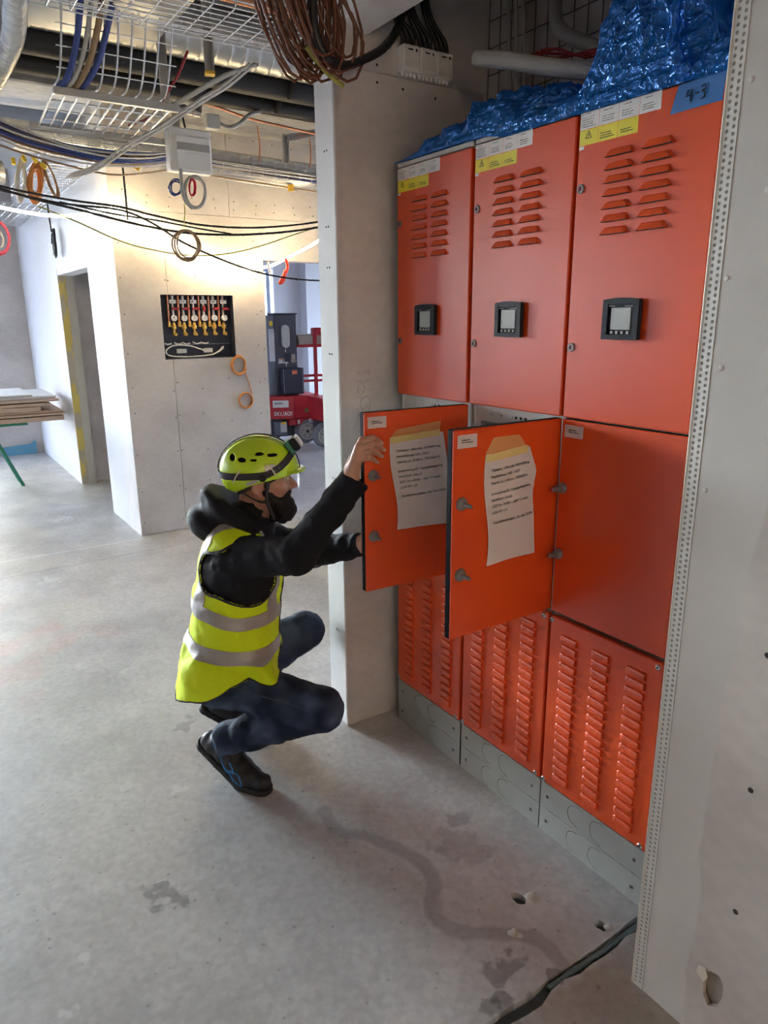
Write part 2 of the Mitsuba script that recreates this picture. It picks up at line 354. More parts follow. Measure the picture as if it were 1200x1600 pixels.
for z in np.arange(0.1, 2.45, 0.27):
    for x in (1.43, 1.75, 1.78, 1.99, 2.22, 2.49, 2.54):
        xx, zz = x + rs.normal(0, 0.006), z + rs.normal(0, 0.02)
        if not (BX0 - 0.02 < xx < BX1 + 0.02 and BZ0 - 0.02 < zz < BZ1 + 0.02):
            pts.append((xx, YFAR, zz))
for z in (2.5, 2.56, 2.8, 3.0):
    for x in np.arange(1.5, 3.4, 0.17):
        pts.append((x + rs.normal(0, 0.01), YFAR, z + rs.normal(0, 0.01)))
part('wall_far', 'screw_head', dots(pts, (0, -1, 0), 0.0055), plain('mat_screw', (0.16, 0.15, 0.14), 0.5, 0.4), kind='stuff')
# --- left wall beyond, with a doorway
LY0, LY1, LZ = 6.58, 7.95, 2.165
YEND = 10.3
struct('wall_left', cat_(box(XL, XL + 0.15, YFAR + 0.0125, LY0, 0, CEIL), box(XL, XL + 0.15, LY1, YEND, 0, CEIL), box(XL, XL + 0.15, LY0, LY1, LZ, CEIL)), plain('mat_white_wall', (0.66, 0.67, 0.69), 0.7, spec=0.25), label='white plastered wall with an unfinished doorway')
part('wall_left', 'corner_filler', box(XL - 0.002, XL + 0.004, YFAR - 0.003, YFAR + 0.33, 0, CEIL), 'mat_filler')
def wool_color(p, n, uv):
    t = fbm(p.x * 14, p.y * 14, p.z * 6, 3)
    return mix((0.50, 0.46, 0.36), (0.64, 0.53, 0.16), smoothstep(0.42, 0.56, t))
plain('mat_wool', proc(wool_color), 0.9)
put('door_1', box(XL + 0.004, XL + 0.07, LY1 - 0.01, LY1 - 0.001, 0, LZ), 'mat_wool'); labels['door_1'] = {'kind': 'structure', 'label': 'yellow insulation in the jamb of the doorway'}
put('door_1__stud', box(XL + 0.07, XL + 0.146, LY1 - 0.02, LY1 - 0.001, 0, LZ), plain('mat_stud', (0.52, 0.50, 0.44), 0.6))
put('door_1__lintel', box(XL + 0.0, XL + 0.146, LY0, LY1 - 0.02, LZ - 0.06, LZ - 0.001), 'mat_filler')
struct('wall_left_room', cat_(box(XL + 0.15, 2.5, 8.05, 8.12, 0, CEIL), box(2.4, 2.5, 5.81, 8.05, 0, CEIL)), 'mat_plasterboard', label='grey wall of the small room behind the doorway')
# --- end wall of the hall with a big window opening left of the picture, unseen side wall with an opening that lights the hall
WX0, WX1, WZ0, WZ1 = -4.2, 0.78, 0.12, 3.25
struct('wall_end', cat_(box(WX1, XL + 0.15, YEND, YEND + 0.2, 0, CEIL), box(-5, WX0, YEND, YEND + 0.2, 0, CEIL), box(WX0, WX1, YEND, YEND + 0.2, 0, WZ0), box(WX0, WX1, YEND, YEND + 0.2, WZ1, CEIL)), 'mat_plasterboard', label='grey end wall of the hall')
struct('window_1', cat_([box(x - 0.035, x + 0.035, YEND + 0.09, YEND + 0.15, WZ0, WZ1) for x in (WX0 + 0.035, -2.55, -0.85, WX1 - 0.035)] + [box(WX0, WX1, YEND + 0.09, YEND + 0.15, z - 0.03, z + 0.03) for z in (WZ0 + 0.03, WZ1 - 0.03)]), plain('mat_window_frame', (0.25, 0.27, 0.30), 0.4), label='window front at the end of the hall')
SWIN = [(6.5, 8.7)]
ys = [-4.5] + [v for w in SWIN for v in w] + [YEND + 0.2]
struct('wall_unseen_window_side', cat_([box(-5.2, -5, ys[i], ys[i + 1], 0, CEIL) for i in range(0, len(ys), 2)] + [q for y0, y1 in SWIN for q in (box(-5.2, -5, y0, y1, 0, 0.9), box(-5.2, -5, y0, y1, 2.5, CEIL))]), 'mat_plasterboard', label='unseen outer wall left of the hall, its window opening lighting the hall')
struct('wall_behind', box(-5, 8, -4.7, -4.5, 0, CEIL), 'mat_plasterboard', label='wall behind the viewer')
struct('wall_unseen_corridor_end', cat_(box(8, 8.2, -4.5, 2.8, 0, CEIL), box(8, 8.2, 5.6, 7.0, 0, CEIL), box(8, 8.2, 2.8, 5.6, 0, 0.1), box(8, 8.2, 2.8, 5.6, 2.9, CEIL), box(8, 8.2, 10.8, 14, 0, CEIL), box(8, 8.2, 7.0, 10.8, 0, 0.6), box(8, 8.2, 7.0, 10.8, 2.9, CEIL)), 'mat_plasterboard', label='unseen end of the corridor, its openings lighting the far wall and lift room')  # out of view; openings placed to light the far wall and lift room
# --- room behind the far wall
YB = 11.5
struct('wall_back_room', cat_(box(2.4, 4.75, YB, YB + 0.2, 0, CEIL), box(5.38, 6.36, YB, YB + 0.2, 0, CEIL), box(6.36, 8, YB, YB + 0.2, 0, 0.1), box(6.36, 8, YB, YB + 0.2, 3.3, CEIL), box(4.75, 5.38, YB, YB + 0.2, 0, 0.48), box(4.75, 5.38, YB, YB + 0.2, 2.5, CEIL)), plain('mat_back_wall', (0.66, 0.66, 0.70), 0.7), label='pale wall of the room with the lifts')  # rightmost opening is out of view, placed to light the lift room
part('wall_back_room', 'pier', box(5.86, 6.28, YB - 0.25, YB, 0, CEIL), 'mat_white_wall', label='white pier beside the lifts')
struct('window_2', cat_([box(x - 0.03, x + 0.03, YB + 0.05, YB + 0.12, 0.48, 2.5) for x in (4.78, 5.02, 5.30)] + [box(4.75, 5.33, YB + 0.05, YB + 0.12, z - 0.03, z + 0.03) for z in (0.51, 1.35, 2.47)]), plain('mat_white_frame', (0.35, 0.42, 0.55), 0.4), label='narrow window of the room with the lifts')
part('window_2', 'pane', box(4.75, 5.33, YB + 0.08, YB + 0.081, 0.5, 2.5), bsdf('mat_pane', {'type': 'thindielectric', 'int_ior': 1.5}, False))
# side wall of that room; its unseen light openings stand in the walls above
struct('wall_back_room_side', box(2.4, 2.5, 8.12, YB, 0, CEIL), 'mat_back_wall', label='side wall of the room with the lifts')

# ---------------------------------------------------------------- the three orange cabinets
DOOR = 1.5636                              # plane of the door fronts
CY = [2.281, 1.859, 1.442]                 # left edges of the three cabinets
CW = 0.416
Z_TOP, Z_UP, Z_MID, Z_LO = 2.193, 1.402, 0.797, 0.196
W = CW - 0.010                             # door width
DT = 0.020                                 # door thickness
def door_blank(w, h, b=0.003, t=DT):
    return box(0, w, 0, h, -t, 0, b)
def louver_upper():
    """A pressed cowl, open at the bottom."""
    w, h, d = 0.090, 0.0175, 0.011
    o = [(0, 0, 0), (w, 0, 0), (w - 0.012, h, 0), (0.012, h, 0)]
    i = [(0.006, 0.0, d), (w - 0.006, 0.0, d), (w - 0.020, h - 0.003, d * 0.55), (0.020, h - 0.003, d * 0.55)]
    m = trimesh.convex.convex_hull(np.array(o + i))
    return m
def louver_lower():
    """A pressed half-round louver: rounded left end, blunt open right end."""
    w, hh, d, r = 0.068, 0.0128, 0.0105, 0.014
    xs = [0.0006, 0.003, 0.0065, 0.010, r, 0.040, w - 0.004, w]
    k = [math.sqrt(max(0.02, 1 - ((r - x) / r) ** 2)) if x < r else 1.0 for x in xs]; k[-1] = 0.90
    th = np.linspace(0, np.pi, 9)
    V = np.array([(x + 0.0015 * math.sin(t), -math.cos(t) * hh * q, max(math.sin(t), 0.0) ** 0.6 * d * q * (0.45 + 0.55 * x / w)) for x, q in zip(xs, k) for t in th]); n = len(th); F = []
    for i in range(len(xs) - 1):
        for j in range(n - 1):
            a, b, c, e = i * n + j, i * n + j + 1, (i + 1) * n + j + 1, (i + 1) * n + j
            F += [[a, c, b], [a, e, c]]
    m = len(V); V = np.vstack([V, [w, 0, 0]]); F += [[(len(xs) - 1) * n + j, m, (len(xs) - 1) * n + j + 1] for j in range(n - 1)]
    o = trimesh.Trimesh(V, np.array(F), process=False)
    return o
LU, LL = louver_upper(), louver_lower()
d_lu = mikit.ply(LU, 'mat_orange', 30)
d_slit = mikit.ply(box(0.004, 0.086, -0.0006, 0.0006, 0.0003, 0.0106), 'mat_dark')
d_ll = mikit.ply(LL, 'mat_orange', 50)
d_door_u = mikit.ply(door_blank(W, Z_TOP - Z_UP - 0.006), 'mat_orange', 30)
d_door_m = mikit.ply(door_blank(W, Z_UP - Z_MID - 0.012, 0.0025, 0.008), 'mat_orange', 30)
d_door_l = mikit.ply(door_blank(W, Z_MID - Z_LO - 0.010), 'mat_orange', 30)
gask = lambda w, h: cat_(box(0.001, 0.007, 0.001, h - 0.001, -DT - 0.008, -DT + 0.002), box(w - 0.007, w - 0.001, 0.001, h - 0.001, -DT - 0.008, -DT + 0.002), box(0.001, w - 0.001, 0.001, 0.007, -DT - 0.008, -DT + 0.002), box(0.001, w - 0.001, h - 0.007, h - 0.001, -DT - 0.008, -DT + 0.002))
d_gask_u = mikit.ply(gask(W, Z_TOP - Z_UP - 0.006), 'mat_rubber')
HM = Z_UP - Z_MID - 0.012
d_gask_m = mikit.ply(cat_(box(-0.0006, 0.008, 0, HM, -0.027, -0.0072, 0.002), box(W - 0.008, W + 0.0006, 0, HM, -0.027, -0.0072, 0.002), box(0, W, -0.0006, 0.008, -0.027, -0.0072, 0.002), box(0, W, HM - 0.008, HM + 0.0006, -0.027, -0.0072, 0.002)), 'mat_rubber')
d_door_back = mikit.ply(box(0.008, W - 0.008, 0.008, HM - 0.008, -0.020, -0.008), 'mat_cabinet_grey')
# lock: round bezel with red insert
d_lock = mikit.ply(lathe([(0.0, 0.002), (0.006, 0.002), (0.0065, 0.0045), (0.0105, 0.0045), (0.0118, 0.003), (0.0118, -0.002)], 20), 'mat_lock_grey', 30)
d_lock_in = mikit.ply(cat_(lathe([(0, 0.003), (0.0062, 0.003), (0.0062, 0.0)], 16)), 'mat_lock_red', 30)
d_lock_slot = mikit.ply(box(-0.0012, 0.0012, -0.0045, 0.0045, 0.003, 0.0038), 'mat_ink')
# meter
mb = box(0, 0.112, 0, 0.101, 0, 0.012, 0.004)
bz = plate(sg.Polygon([(0.0, 0.0), (0.112, 0.0), (0.112, 0.100)] + [(0.112 * (1 - t), 0.100 + 0.004 * math.sin(math.pi * t)) for t in np.linspace(0.1, 1, 9)]).buffer(-0.002).buffer(0.002).difference(sg.box(0.016, 0.012, 0.096, 0.088)), 0.006)
d_meter = mikit.ply(cat_(mb, shift(bz, 0, 0, 0.012)), 'mat_meter', 30)
d_meter_screen = mikit.ply(box(0.024, 0.086, 0.025, 0.080, 0.012, 0.0135, 0.0008), 'mat_screen')
d_meter_btn = mikit.ply(lathe([(0.0042, 0.012), (0.0042, 0.0145), (0.003, 0.0152), (0, 0.0152)], 12), 'mat_button', 30)
d_meter_txt = mikit.ply(cat_(text('Schneider', 0.0034, 0.0003, at_=(0.019, 0.0825)), text('PowerLogic', 0.0034, 0.0003, at_=(0.069, 0.0825))), 'mat_button')
# stickers
SW, SH1, SH2 = 0.061, 0.040, 0.037
def lines(x, y, w, n, dy, h=0.0016, seed=0, gap=0.25):
    """Rows of tiny print, too small to read."""
    r = np.random.RandomState(seed); out = []
    for k in range(n):
        cx = x; end = x + w * (0.65 + 0.35 * r.rand())
        while cx < end:
            l = 0.002 + 0.005 * r.rand()
            out.append(box(cx, min(cx + l, end), y - k * dy, y - k * dy + h, 0.0003, 0.0005)); cx += l + 0.0012
    return cat_(out)
d_stick_w = mikit.ply(box(0, SW - 0.0012, 0, SH1, 0, 0.0003), 'mat_white_print')
d_stick_y = mikit.ply(box(0, SW - 0.0012, 0, SH2, 0, 0.0003), 'mat_yellow_print')
d_print = [mikit.ply(lines(0.006, 0.032, 0.046, 2, 0.004, seed=k), 'mat_ink') for k in range(2)]
d_print_body = [mikit.ply(cat_(lines(0.012, 0.032, 0.034, 1, 0.004, seed=9 + k), lines(0.010, 0.018, 0.040, 3, 0.0052, seed=5 + k)), 'mat_ink') for k in range(3)]
d_print_spec = mikit.ply(cat_(text('CE', 0.005, 0.0002, True, at_=(0.049, 0.032)), lines(0.003, 0.034, 0.036, 1, 0.004, seed=2), lines(0.003, 0.027, 0.052, 5, 0.0055, seed=3)), 'mat_ink')
tri = sg.Polygon([(0, 0), (0.018, 0), (0.009, 0.016)]).buffer(0.0012)
bolt = sg.Polygon([(0.0102, 0.0115), (0.0070, 0.0058), (0.0090, 0.0058), (0.0080, 0.0015), (0.0115, 0.0070), (0.0094, 0.0070)])
warn = cat_(shift(plate(tri.difference(tri.buffer(-0.0018)).union(bolt), 0.0002), 0.020, 0.0165, 0.0003), text('ADVARSEL!', 0.0036, 0.0002, True, True, (0.0295, 0.0095)), text('Farlig spænding', 0.0033, 0.0002, False, True, (0.0295, 0.004)))
d_warn = mikit.ply(warn, 'mat_ink')
d_warn2 = mikit.ply(cat_(text('ADVARSEL!', 0.0046, 0.0002, True, True, (0.0295, 0.0265)), lines(0.006, 0.018, 0.048, 3, 0.0055, 0.0022, seed=21)), 'mat_ink')
d_warn3 = mikit.ply(cat_(text('ADVARSEL!', 0.0046, 0.0002, True, True, (0.0295, 0.0235)), lines(0.008, 0.014, 0.044, 2, 0.0055, 0.0022, seed=22)), 'mat_ink')
d_stick_s = mikit.ply(box(0, 0.016, 0, 0.008, 0, 0.0003), 'mat_white_print')
d_stick_m = mikit.ply(box(0, 0.068, 0, 0.036, 0, 0.0004), plain('mat_pink_print', (0.60, 0.52, 0.50), 0.5))
d_stick_mt = mikit.ply(lines(0.014, 0.020, 0.040, 2, 0.006, 0.003, seed=31), 'mat_ink')
# wing handle of the middle doors: rosette and turned peg
d_handle = mikit.ply(cat_(lathe([(0.017, 0), (0.017, 0.004), (0.013, 0.009), (0.012, 0.018), (0.0, 0.018)], 20), at(box(-0.006, 0.006, -0.007, 0.007, 0, 0.034, 0.003), frame((0, 0, 0.012), (1, 0, 0), (0, 1, 0)))), 'mat_lock_grey', 30)
d_handle_red = mikit.ply(box(-0.0035, 0.0035, -0.004, 0.004, 0.034, 0.0475), 'mat_lock_red')
d_wing = mikit.ply(cat_(lathe([(0.019, 0), (0.019, 0.003), (0.015, 0.010), (0.010, 0.013), (0.008, 0.018), (0.0, 0.018)], 20), lathe([(0.0075, 0.014), (0.0065, 0.034), (0.0035, 0.043), (0, 0.044)], 14)), 'mat_lock_grey', 30)
d_screw = mikit.ply(lathe([(0.0085, 0), (0.0085, 0.002), (0.006, 0.0042), (0.0032, 0.0045), (0.003, 0.001), (0, 0.001)], 14), 'mat_steel', 30)
d_screw_hole = mikit.ply(lathe([(0.0031, 0.0044), (0.0031, 0.0047), (0, 0.0047)], 6), 'mat_dark')
# carcass: side sheets, back, top, mounting frame with punched holes
CZ0, CZ1, XB = Z_LO, Z_TOP - 0.004, 0.43
def carcass_mesh(open_mid):
    q = [box(0.002, 0.006, CZ0, CZ1, -XB, -DT - 0.004), box(CW - 0.006, CW - 0.002, CZ0, CZ1, -XB, -DT - 0.004), box(0, CW, CZ0, CZ1, -XB, -XB + 0.004),
         box(0.002, CW - 0.002, CZ1 - 0.004, CZ1 + 0.002, -XB, -DT - 0.004), box(0.002, CW - 0.002, CZ0, CZ0 + 0.004, -XB, -DT - 0.004)]
    for x0, x1 in ((0.003, 0.034), (CW - 0.034, CW - 0.003)):
        q.append(box(x0, x1, CZ0, CZ1, -DT - 0.028, -DT - 0.010))
    for z in (CZ0 + 0.02, Z_MID, Z_UP + 0.012, CZ1 - 0.025):
        q.append(box(0.034, CW - 0.034, z - 0.02, z + 0.02, -DT - 0.026, -DT - 0.012))
    return cat_(q)
d_car = mikit.ply(carcass_mesh(True), 'mat_cabinet_grey')
hol = [disc(x, 0, 0.003, 3) for x in np.linspace(0.03, 0.39, 8)] + [disc(0.20 + k * 0.022, 0.0, 0.0055, 3) for k in range(3)]
rail = plate(sg.box(0.034, -0.026, CW - 0.034, 0.026).difference(shapely.union_all(hol)), 0.002)
d_rail = mikit.ply(rail, 'mat_cabinet_grey')
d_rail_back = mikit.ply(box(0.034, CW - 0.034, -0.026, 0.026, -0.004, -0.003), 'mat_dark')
d_plate_in = mikit.ply(box(0.04, CW - 0.04, Z_MID + 0.04, Z_UP - 0.06, -0.16, -0.155), 'mat_cabinet_grey')
# plinth: two trims with knock-outs, corner pieces with screws
PH = 0.095
def trim_mesh(z0):
    p = sg.box(0.0, z0, CW - 0.004, z0 + PH - 0.0015)
    rings = []
    for x in (0.155, 0.245):
        c = sg.Point(x, z0 + PH / 2).buffer(0.038, quad_segs=6)
        rings.append(c.difference(c.buffer(-0.0024)).difference(sg.box(x + 0.01, z0, x + 0.06, z0 + PH)))
    return p.difference(shapely.union_all(rings))
d_trim = [mikit.ply(shift(plate(trim_mesh(0.001 + k * PH), 0.003), 0, 0, -0.0095), 'mat_plinth') for k in (0, 1)]
d_pl_core = mikit.ply(box(0.003, CW - 0.007, 0, Z_LO - 0.004, -0.36, -0.0105), plain('mat_plinth_core', (0.16, 0.165, 0.16), 0.6))
d_pscrew = mikit.ply(lathe([(0.006, 0), (0.006, 0.0015), (0.004, 0.0025), (0, 0.0025)], 10), plain('mat_plinth_screw', (0.12, 0.125, 0.13), 0.4, 0.6), 30)
CAB = ['orange switchgear cabinet at the far end of the row, door opened by the worker', 'middle orange switchgear cabinet of the row, its middle door standing open', 'orange switchgear cabinet nearest the perforated bead, all doors closed']
def TM(M, x, y, z=0.0):
    q = np.eye(4); q[:3, 3] = (x, y, z)
    return M @ q
for c in range(3):
    key = thing('switchgear_cabinet', CAB[c], 'electrical cabinet', 'orange switchgear cabinets in the niche')
    M0 = frame((DOOR, CY[c], 0), (0, -1, 0), (0, 0, 1))     # local: u right, v up, w out of the door
    part(key, 'carcass', d_car, M=M0, label='light grey steel carcass')
    # upper door
    Mu = TM(M0, 0.005, Z_UP)
    ud = part(key, 'upper_door', d_door_u, M=Mu)
    part(ud, 'gasket', d_gask_u, M=Mu)
    for col in range(2):
        for k in range(7):
            q = TM(Mu, (0.098, 0.210)[col] - 0.005, 2.068 - k * 0.0307 - Z_UP)
            part(ud, 'louver', d_lu, M=q)
            part(ud, 'slit', d_slit, M=q, label='dark opening under the louver')
    for z in (2.005, 1.598):
        q = TM(Mu, 0.023 - 0.005, z - Z_UP)
        part(ud, 'lock', d_lock, M=q); part(ud, 'lock_insert', d_lock_in, M=q, label='red insert of the lock'); part(ud, 'lock_slot', d_lock_slot, M=q)
    q0 = TM(Mu, 0.004, Z_TOP - Z_UP - 0.046)
    for k in range(4):
        q = TM(q0, k * SW, 0)
        part(ud, 'sticker', d_stick_w, M=q, label='white printed sticker'); part(ud, 'sticker_print', d_print_spec if k == 0 else d_print_body[k % 3], M=q)
    for k in range(3):
        q = TM(q0, k * SW, -SH2 - 0.001)
        part(ud, 'warning_sticker', d_stick_y, M=q, label='yellow warning sticker'); part(ud, 'warning_print', (d_warn, d_warn2, d_warn3)[k], M=q)
    part(ud, 'small_sticker', d_stick_s, M=TM(q0, 0, -SH2 - 0.010))
    # meter in the upper door
    Mm = TM(Mu, 0.138 - 0.005, 1.622 - Z_UP)
    mt = part(key, 'power_meter', d_meter, M=Mm, label='black power meter with a grey display')
    part(mt, 'screen', d_meter_screen, M=Mm)
    part(mt, 'lettering', d_meter_txt, M=TM(Mm, 0, 0, 0.018))
    for k in range(4):
        part(mt, 'push_button', d_meter_btn, M=TM(Mm, 0.030 + 0.0165 * k, 0.018))
    # middle door: the third closed, the others swung out about their right edge
    if c == 2:
        Md = TM(M0, 0.005, Z_MID + 0.006)
    else:
        ang = math.radians((87.5, 90.5)[c])
        hinge = np.array([DOOR + 0.012, CY[c] - CW + 0.004, Z_MID + 0.006])
        u = np.array([math.sin(ang), -math.cos(ang), 0.0])     # from the free edge to the hinge
        Md = frame(hinge - u * W, u, (0, 0, 1))
    md = part(key, 'middle_door', d_door_m, M=Md)
    part(md, 'gasket', d_gask_m, M=Md, label='black rubber edge of the door')
    part(md, 'inner_sheet', d_door_back, M=Md)
    part(md, 'sticker', d_stick_m, M=TM(Md, 0.012, Z_UP - Z_MID - 0.012 - 0.050)); part(md, 'sticker_print', d_stick_mt, M=TM(Md, 0.012, Z_UP - Z_MID - 0.012 - 0.050))
    for z in (1.195, 0.992):
        q = TM(Md, 0.030 if c < 2 else 0.016, z - Z_MID - 0.006)
        part(md, 'handle', d_wing if c < 2 else d_handle, M=q, label='grey turn handle')
        if c == 2:
            part(md, 'handle_cap', d_handle_red, M=q, label='red middle of the handle')
    MARK_DOOR = [Md] if c == 0 else MARK_DOOR + [Md]
    # behind the open doors
    if c < 2:
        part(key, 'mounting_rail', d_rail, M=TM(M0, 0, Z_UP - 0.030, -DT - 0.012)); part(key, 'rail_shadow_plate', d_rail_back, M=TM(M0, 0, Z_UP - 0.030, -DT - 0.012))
        part(key, 'mounting_plate', d_plate_in, M=M0)
    # lower panel with three columns of louvers
    Ml = TM(M0, 0.005, Z_LO)
    lp = part(key, 'lower_panel', d_door_l, M=Ml)
    for x in (0.048, 0.168, 0.292):
        for k in range(17):
            part(lp, 'louver', d_ll, M=TM(Ml, x - 0.005, 0.240 + k * 0.0305 - Z_LO))
    for x, z in ((0.012, 0.774), (0.394, 0.774), (0.014, 0.207), (0.394, 0.207)):
        part(lp, 'screw', d_screw, M=TM(Ml, x - 0.005, z - Z_LO)); part(lp, 'screw_socket', d_screw_hole, M=TM(Ml, x - 0.005, z - Z_LO))
    # plinth
    pl = part(key, 'plinth', d_pl_core, M=M0, label='grey steel plinth')
    for k in (0, 1):
        part(pl, 'trim', d_trim[k], M=M0)
        for x in (0.030, 0.375):
            part(pl, 'screw', d_pscrew, M=TM(M0, x, PH * (k + 0.5), -0.0065))

# ---------------------------------------------------------------- the crouching worker
def surface_net(f, lo, hi, h):
    """Mesh of the zero set of f(points) inside the box, negative inside (naive surface nets)."""
    lo = np.asarray(lo, float); n = np.ceil((np.asarray(hi, float) - lo) / h).astype(int) + 1
    gx = [lo[k] + h * np.arange(n[k]) for k in range(3)]
    # coarse pass first: the field is evaluated finely only near its zero set
    st = 5; m = n // st + 2
    cx = [lo[k] + h * st * np.arange(m[k]) for k in range(3)]
    C = f(np.stack(np.meshgrid(*cx, indexing='ij'), -1).reshape(-1, 3)).reshape(tuple(m))
    ii = np.indices(tuple(n)).reshape(3, -1)
    cell = ii // st
    near = np.full(tuple(m - 1), np.inf); sign = C[:-1, :-1, :-1]
    for a in (0, 1):
        for b in (0, 1):
            for c in (0, 1):
                near = np.minimum(near, np.abs(C[a:m[0] - 1 + a, b:m[1] - 1 + b, c:m[2] - 1 + c]))
    hot = near[cell[0], cell[1], cell[2]] < st * h * 1.05 + 0.006
    G = sign[cell[0], cell[1], cell[2]].astype(np.float32)
    G[hot] = f(lo + h * ii[:, hot].T)
    G = G.reshape(tuple(n))
    G[[0, -1]] = np.maximum(G[[0, -1]], 1e-4); G[:, [0, -1]] = np.maximum(G[:, [0, -1]], 1e-4); G[:, :, [0, -1]] = np.maximum(G[:, :, [0, -1]], 1e-4)
    S = G < 0
    acc = np.zeros(tuple(n - 1) + (3,), np.float64); cnt = np.zeros(tuple(n - 1), np.int32)
    I = np.indices(tuple(n - 1)).transpose(1, 2, 3, 0).astype(float)
    cs = [(a, b, c) for a in (0, 1) for b in (0, 1) for c in (0, 1)]
    sub = lambda A, o: A[o[0]:o[0] + n[0] - 1, o[1]:o[1] + n[1] - 1, o[2]:o[2] + n[2] - 1]
    for k in range(3):
        for o in cs:
            if o[k]: continue
            o2 = list(o); o2[k] = 1
            a, b = sub(G, o), sub(G, o2)
            x = (a < 0) != (b < 0)
            t = a[x] / (a[x] - b[x])
            p = np.tile(np.array(o, float), (x.sum(), 1)); p[:, k] += t
            acc[x] += I[x] + p; cnt[x] += 1
    has = cnt > 0
    idx = -np.ones(tuple(n - 1), np.int64); idx[has] = np.arange(has.sum())
    V = lo + h * (acc[has] / cnt[has][:, None])
    F = []
    for k in range(3):
        o = [slice(1, n[j] - 1) for j in range(3)]; o[k] = slice(0, n[k] - 1)
        o2 = list(o); o2[k] = slice(1, n[k])
        x = np.argwhere(S[tuple(o)] != S[tuple(o2)]) + np.array([1 if j != k else 0 for j in range(3)])
        sgn = S[x[:, 0], x[:, 1], x[:, 2]]
        u, v = (k + 1) % 3, (k + 2) % 3
        du, dv = np.eye(3, dtype=int)[u], np.eye(3, dtype=int)[v]
        g = lambda y: idx[y[:, 0], y[:, 1], y[:, 2]]
        a, b, c, d = g(x - du - dv), g(x - dv), g(x), g(x - du)
        q = np.stack([a, b, c, d], 1); q[~sgn] = q[~sgn][:, ::-1]
        F += [q[:, [0, 1, 2]], q[:, [0, 2, 3]]]
    F = np.vstack(F); F = F[(F >= 0).all(1)]
    m_ = trimesh.Trimesh(V, F, process=False)
    if m_.volume < 0: m_.invert()
    return m_
def smin(a, b, k):
    h = np.clip(0.5 + 0.5 * (b - a) / k, 0, 1)
    return b * (1 - h) + a * h - k * h * (1 - h)
def smax(a, b, k): return -smin(-a, -b, k)
def cone(p, a, b, ra, rb):
    a, b = np.asarray(a, float), np.asarray(b, float)
    d = b - a; t = np.clip(((p - a) @ d) / (d @ d), 0, 1)
    return np.linalg.norm(p - a - t[:, None] * d, axis=1) - (ra + (rb - ra) * t)
def ell(p, c, r, R=None):
    q = p - np.asarray(c, float)
    if R is not None: q = q @ R
    q = q / np.asarray(r, float)
    k = np.linalg.norm(q, axis=1)
    return (k - 1) * min(r) * np.clip(1.0, 0.5, 1) if False else k * (k - 1) / np.maximum(np.linalg.norm(q / np.asarray(r, float), axis=1), 1e-6)
def unite(ds, k):
    o = ds[0]
    for d in ds[1:]: o = smin(o, d, k)
    return o
def fb(p, s, seed=0, o=3): return meshkit.fbm(p * s, o, seed) - 0.5
def unit(v): v = np.asarray(v, float); return v / np.linalg.norm(v)
def relax(m, n=2):
    import scipy.sparse as sp
    V = np.array(m.vertices); e = m.edges_unique; k = len(V)
    A = sp.coo_matrix((np.ones(2 * len(e)), (np.r_[e[:, 0], e[:, 1]], np.r_[e[:, 1], e[:, 0]])), (k, k)).tocsr()
    d = np.maximum(np.asarray(A.sum(1)).ravel(), 1)[:, None]
    for _ in range(n):
        for l in (0.5, -0.52):
            V = V + l * (A @ V / d - V)
    return trimesh.Trimesh(V, m.faces, process=False)
def clean(m, keep=1):
    cs = trimesh.graph.connected_components(m.edges, min_len=3)
    cs = sorted(cs, key=len, reverse=True)[:keep]
    mask = np.zeros(len(m.vertices), bool)
    for c in cs: mask[c] = True
    m = m.submesh([np.nonzero(mask[m.faces].all(1))[0]], append=True)
    return m

Jn = dict(r_ball=(0.837, 2.219, 0.022), r_ankle=(0.800, 2.320, 0.135), r_knee=(1.061, 2.024, 0.337), r_hip=(0.805, 2.335, 0.398),
          l_hip=(0.887, 2.505, 0.385), l_knee=(1.248, 2.505, 0.412), l_ankle=(0.905, 2.615, 0.130), l_ball=(0.985, 2.545, 0.022),
          pelvis=(0.840, 2.430, 0.395), neck=(0.970, 2.385, 0.930), r_sh=(0.885, 2.285, 0.868), l_sh=(1.066, 2.545, 0.845),
          r_el=(0.992, 2.035, 0.925), r_wr=(1.140, 1.912, 1.178), l_el=(1.245, 2.402, 0.789), l_wr=(1.325, 2.200, 0.856), l_hand=(1.369, 2.12, 0.871), head=(1.026, 2.366, 1.122))
Jn = {k: np.array(v) for k, v in Jn.items()}
J = Jn
# torso frame
TUP = unit(J['neck'] - J['pelvis'])
TLT = unit(np.array([0.49, 0.87, 0.0]) - TUP * (np.array([0.49, 0.87, 0.0]) @ TUP))
TFW = np.cross(TLT, TUP)
TLEN = np.linalg.norm(J['neck'] - J['pelvis'])
def tor(p):
    q = p - J['pelvis']
    return q @ TLT, q @ TFW, q @ TUP
def loft(p, rows):
    """rows: (t, half width, half depth, forward offset) along the spine."""
    x, y, t = tor(p)
    R = np.array(rows)
    a, b, c = (np.interp(t, R[:, 0], R[:, k]) for k in (1, 2, 3))
    k = np.sqrt((x / a) ** 2 + ((y - c) / b) ** 2)
    d = (k - 1) * np.minimum(a, b)
    return smax(smax(d, t - R[-1, 0], 0.03), R[0, 0] - t, 0.03)
TORSO = [(-0.10, 0.140, 0.110, 0.01), (0.02, 0.160, 0.130, 0.022), (0.15, 0.160, 0.130, 0.025), (0.30, 0.170, 0.136, 0.018), (0.42, 0.182, 0.135, 0.0), (0.50, 0.165, 0.115, -0.015), (0.56, 0.12, 0.09, -0.02), (0.60, 0.07, 0.07, -0.02)]
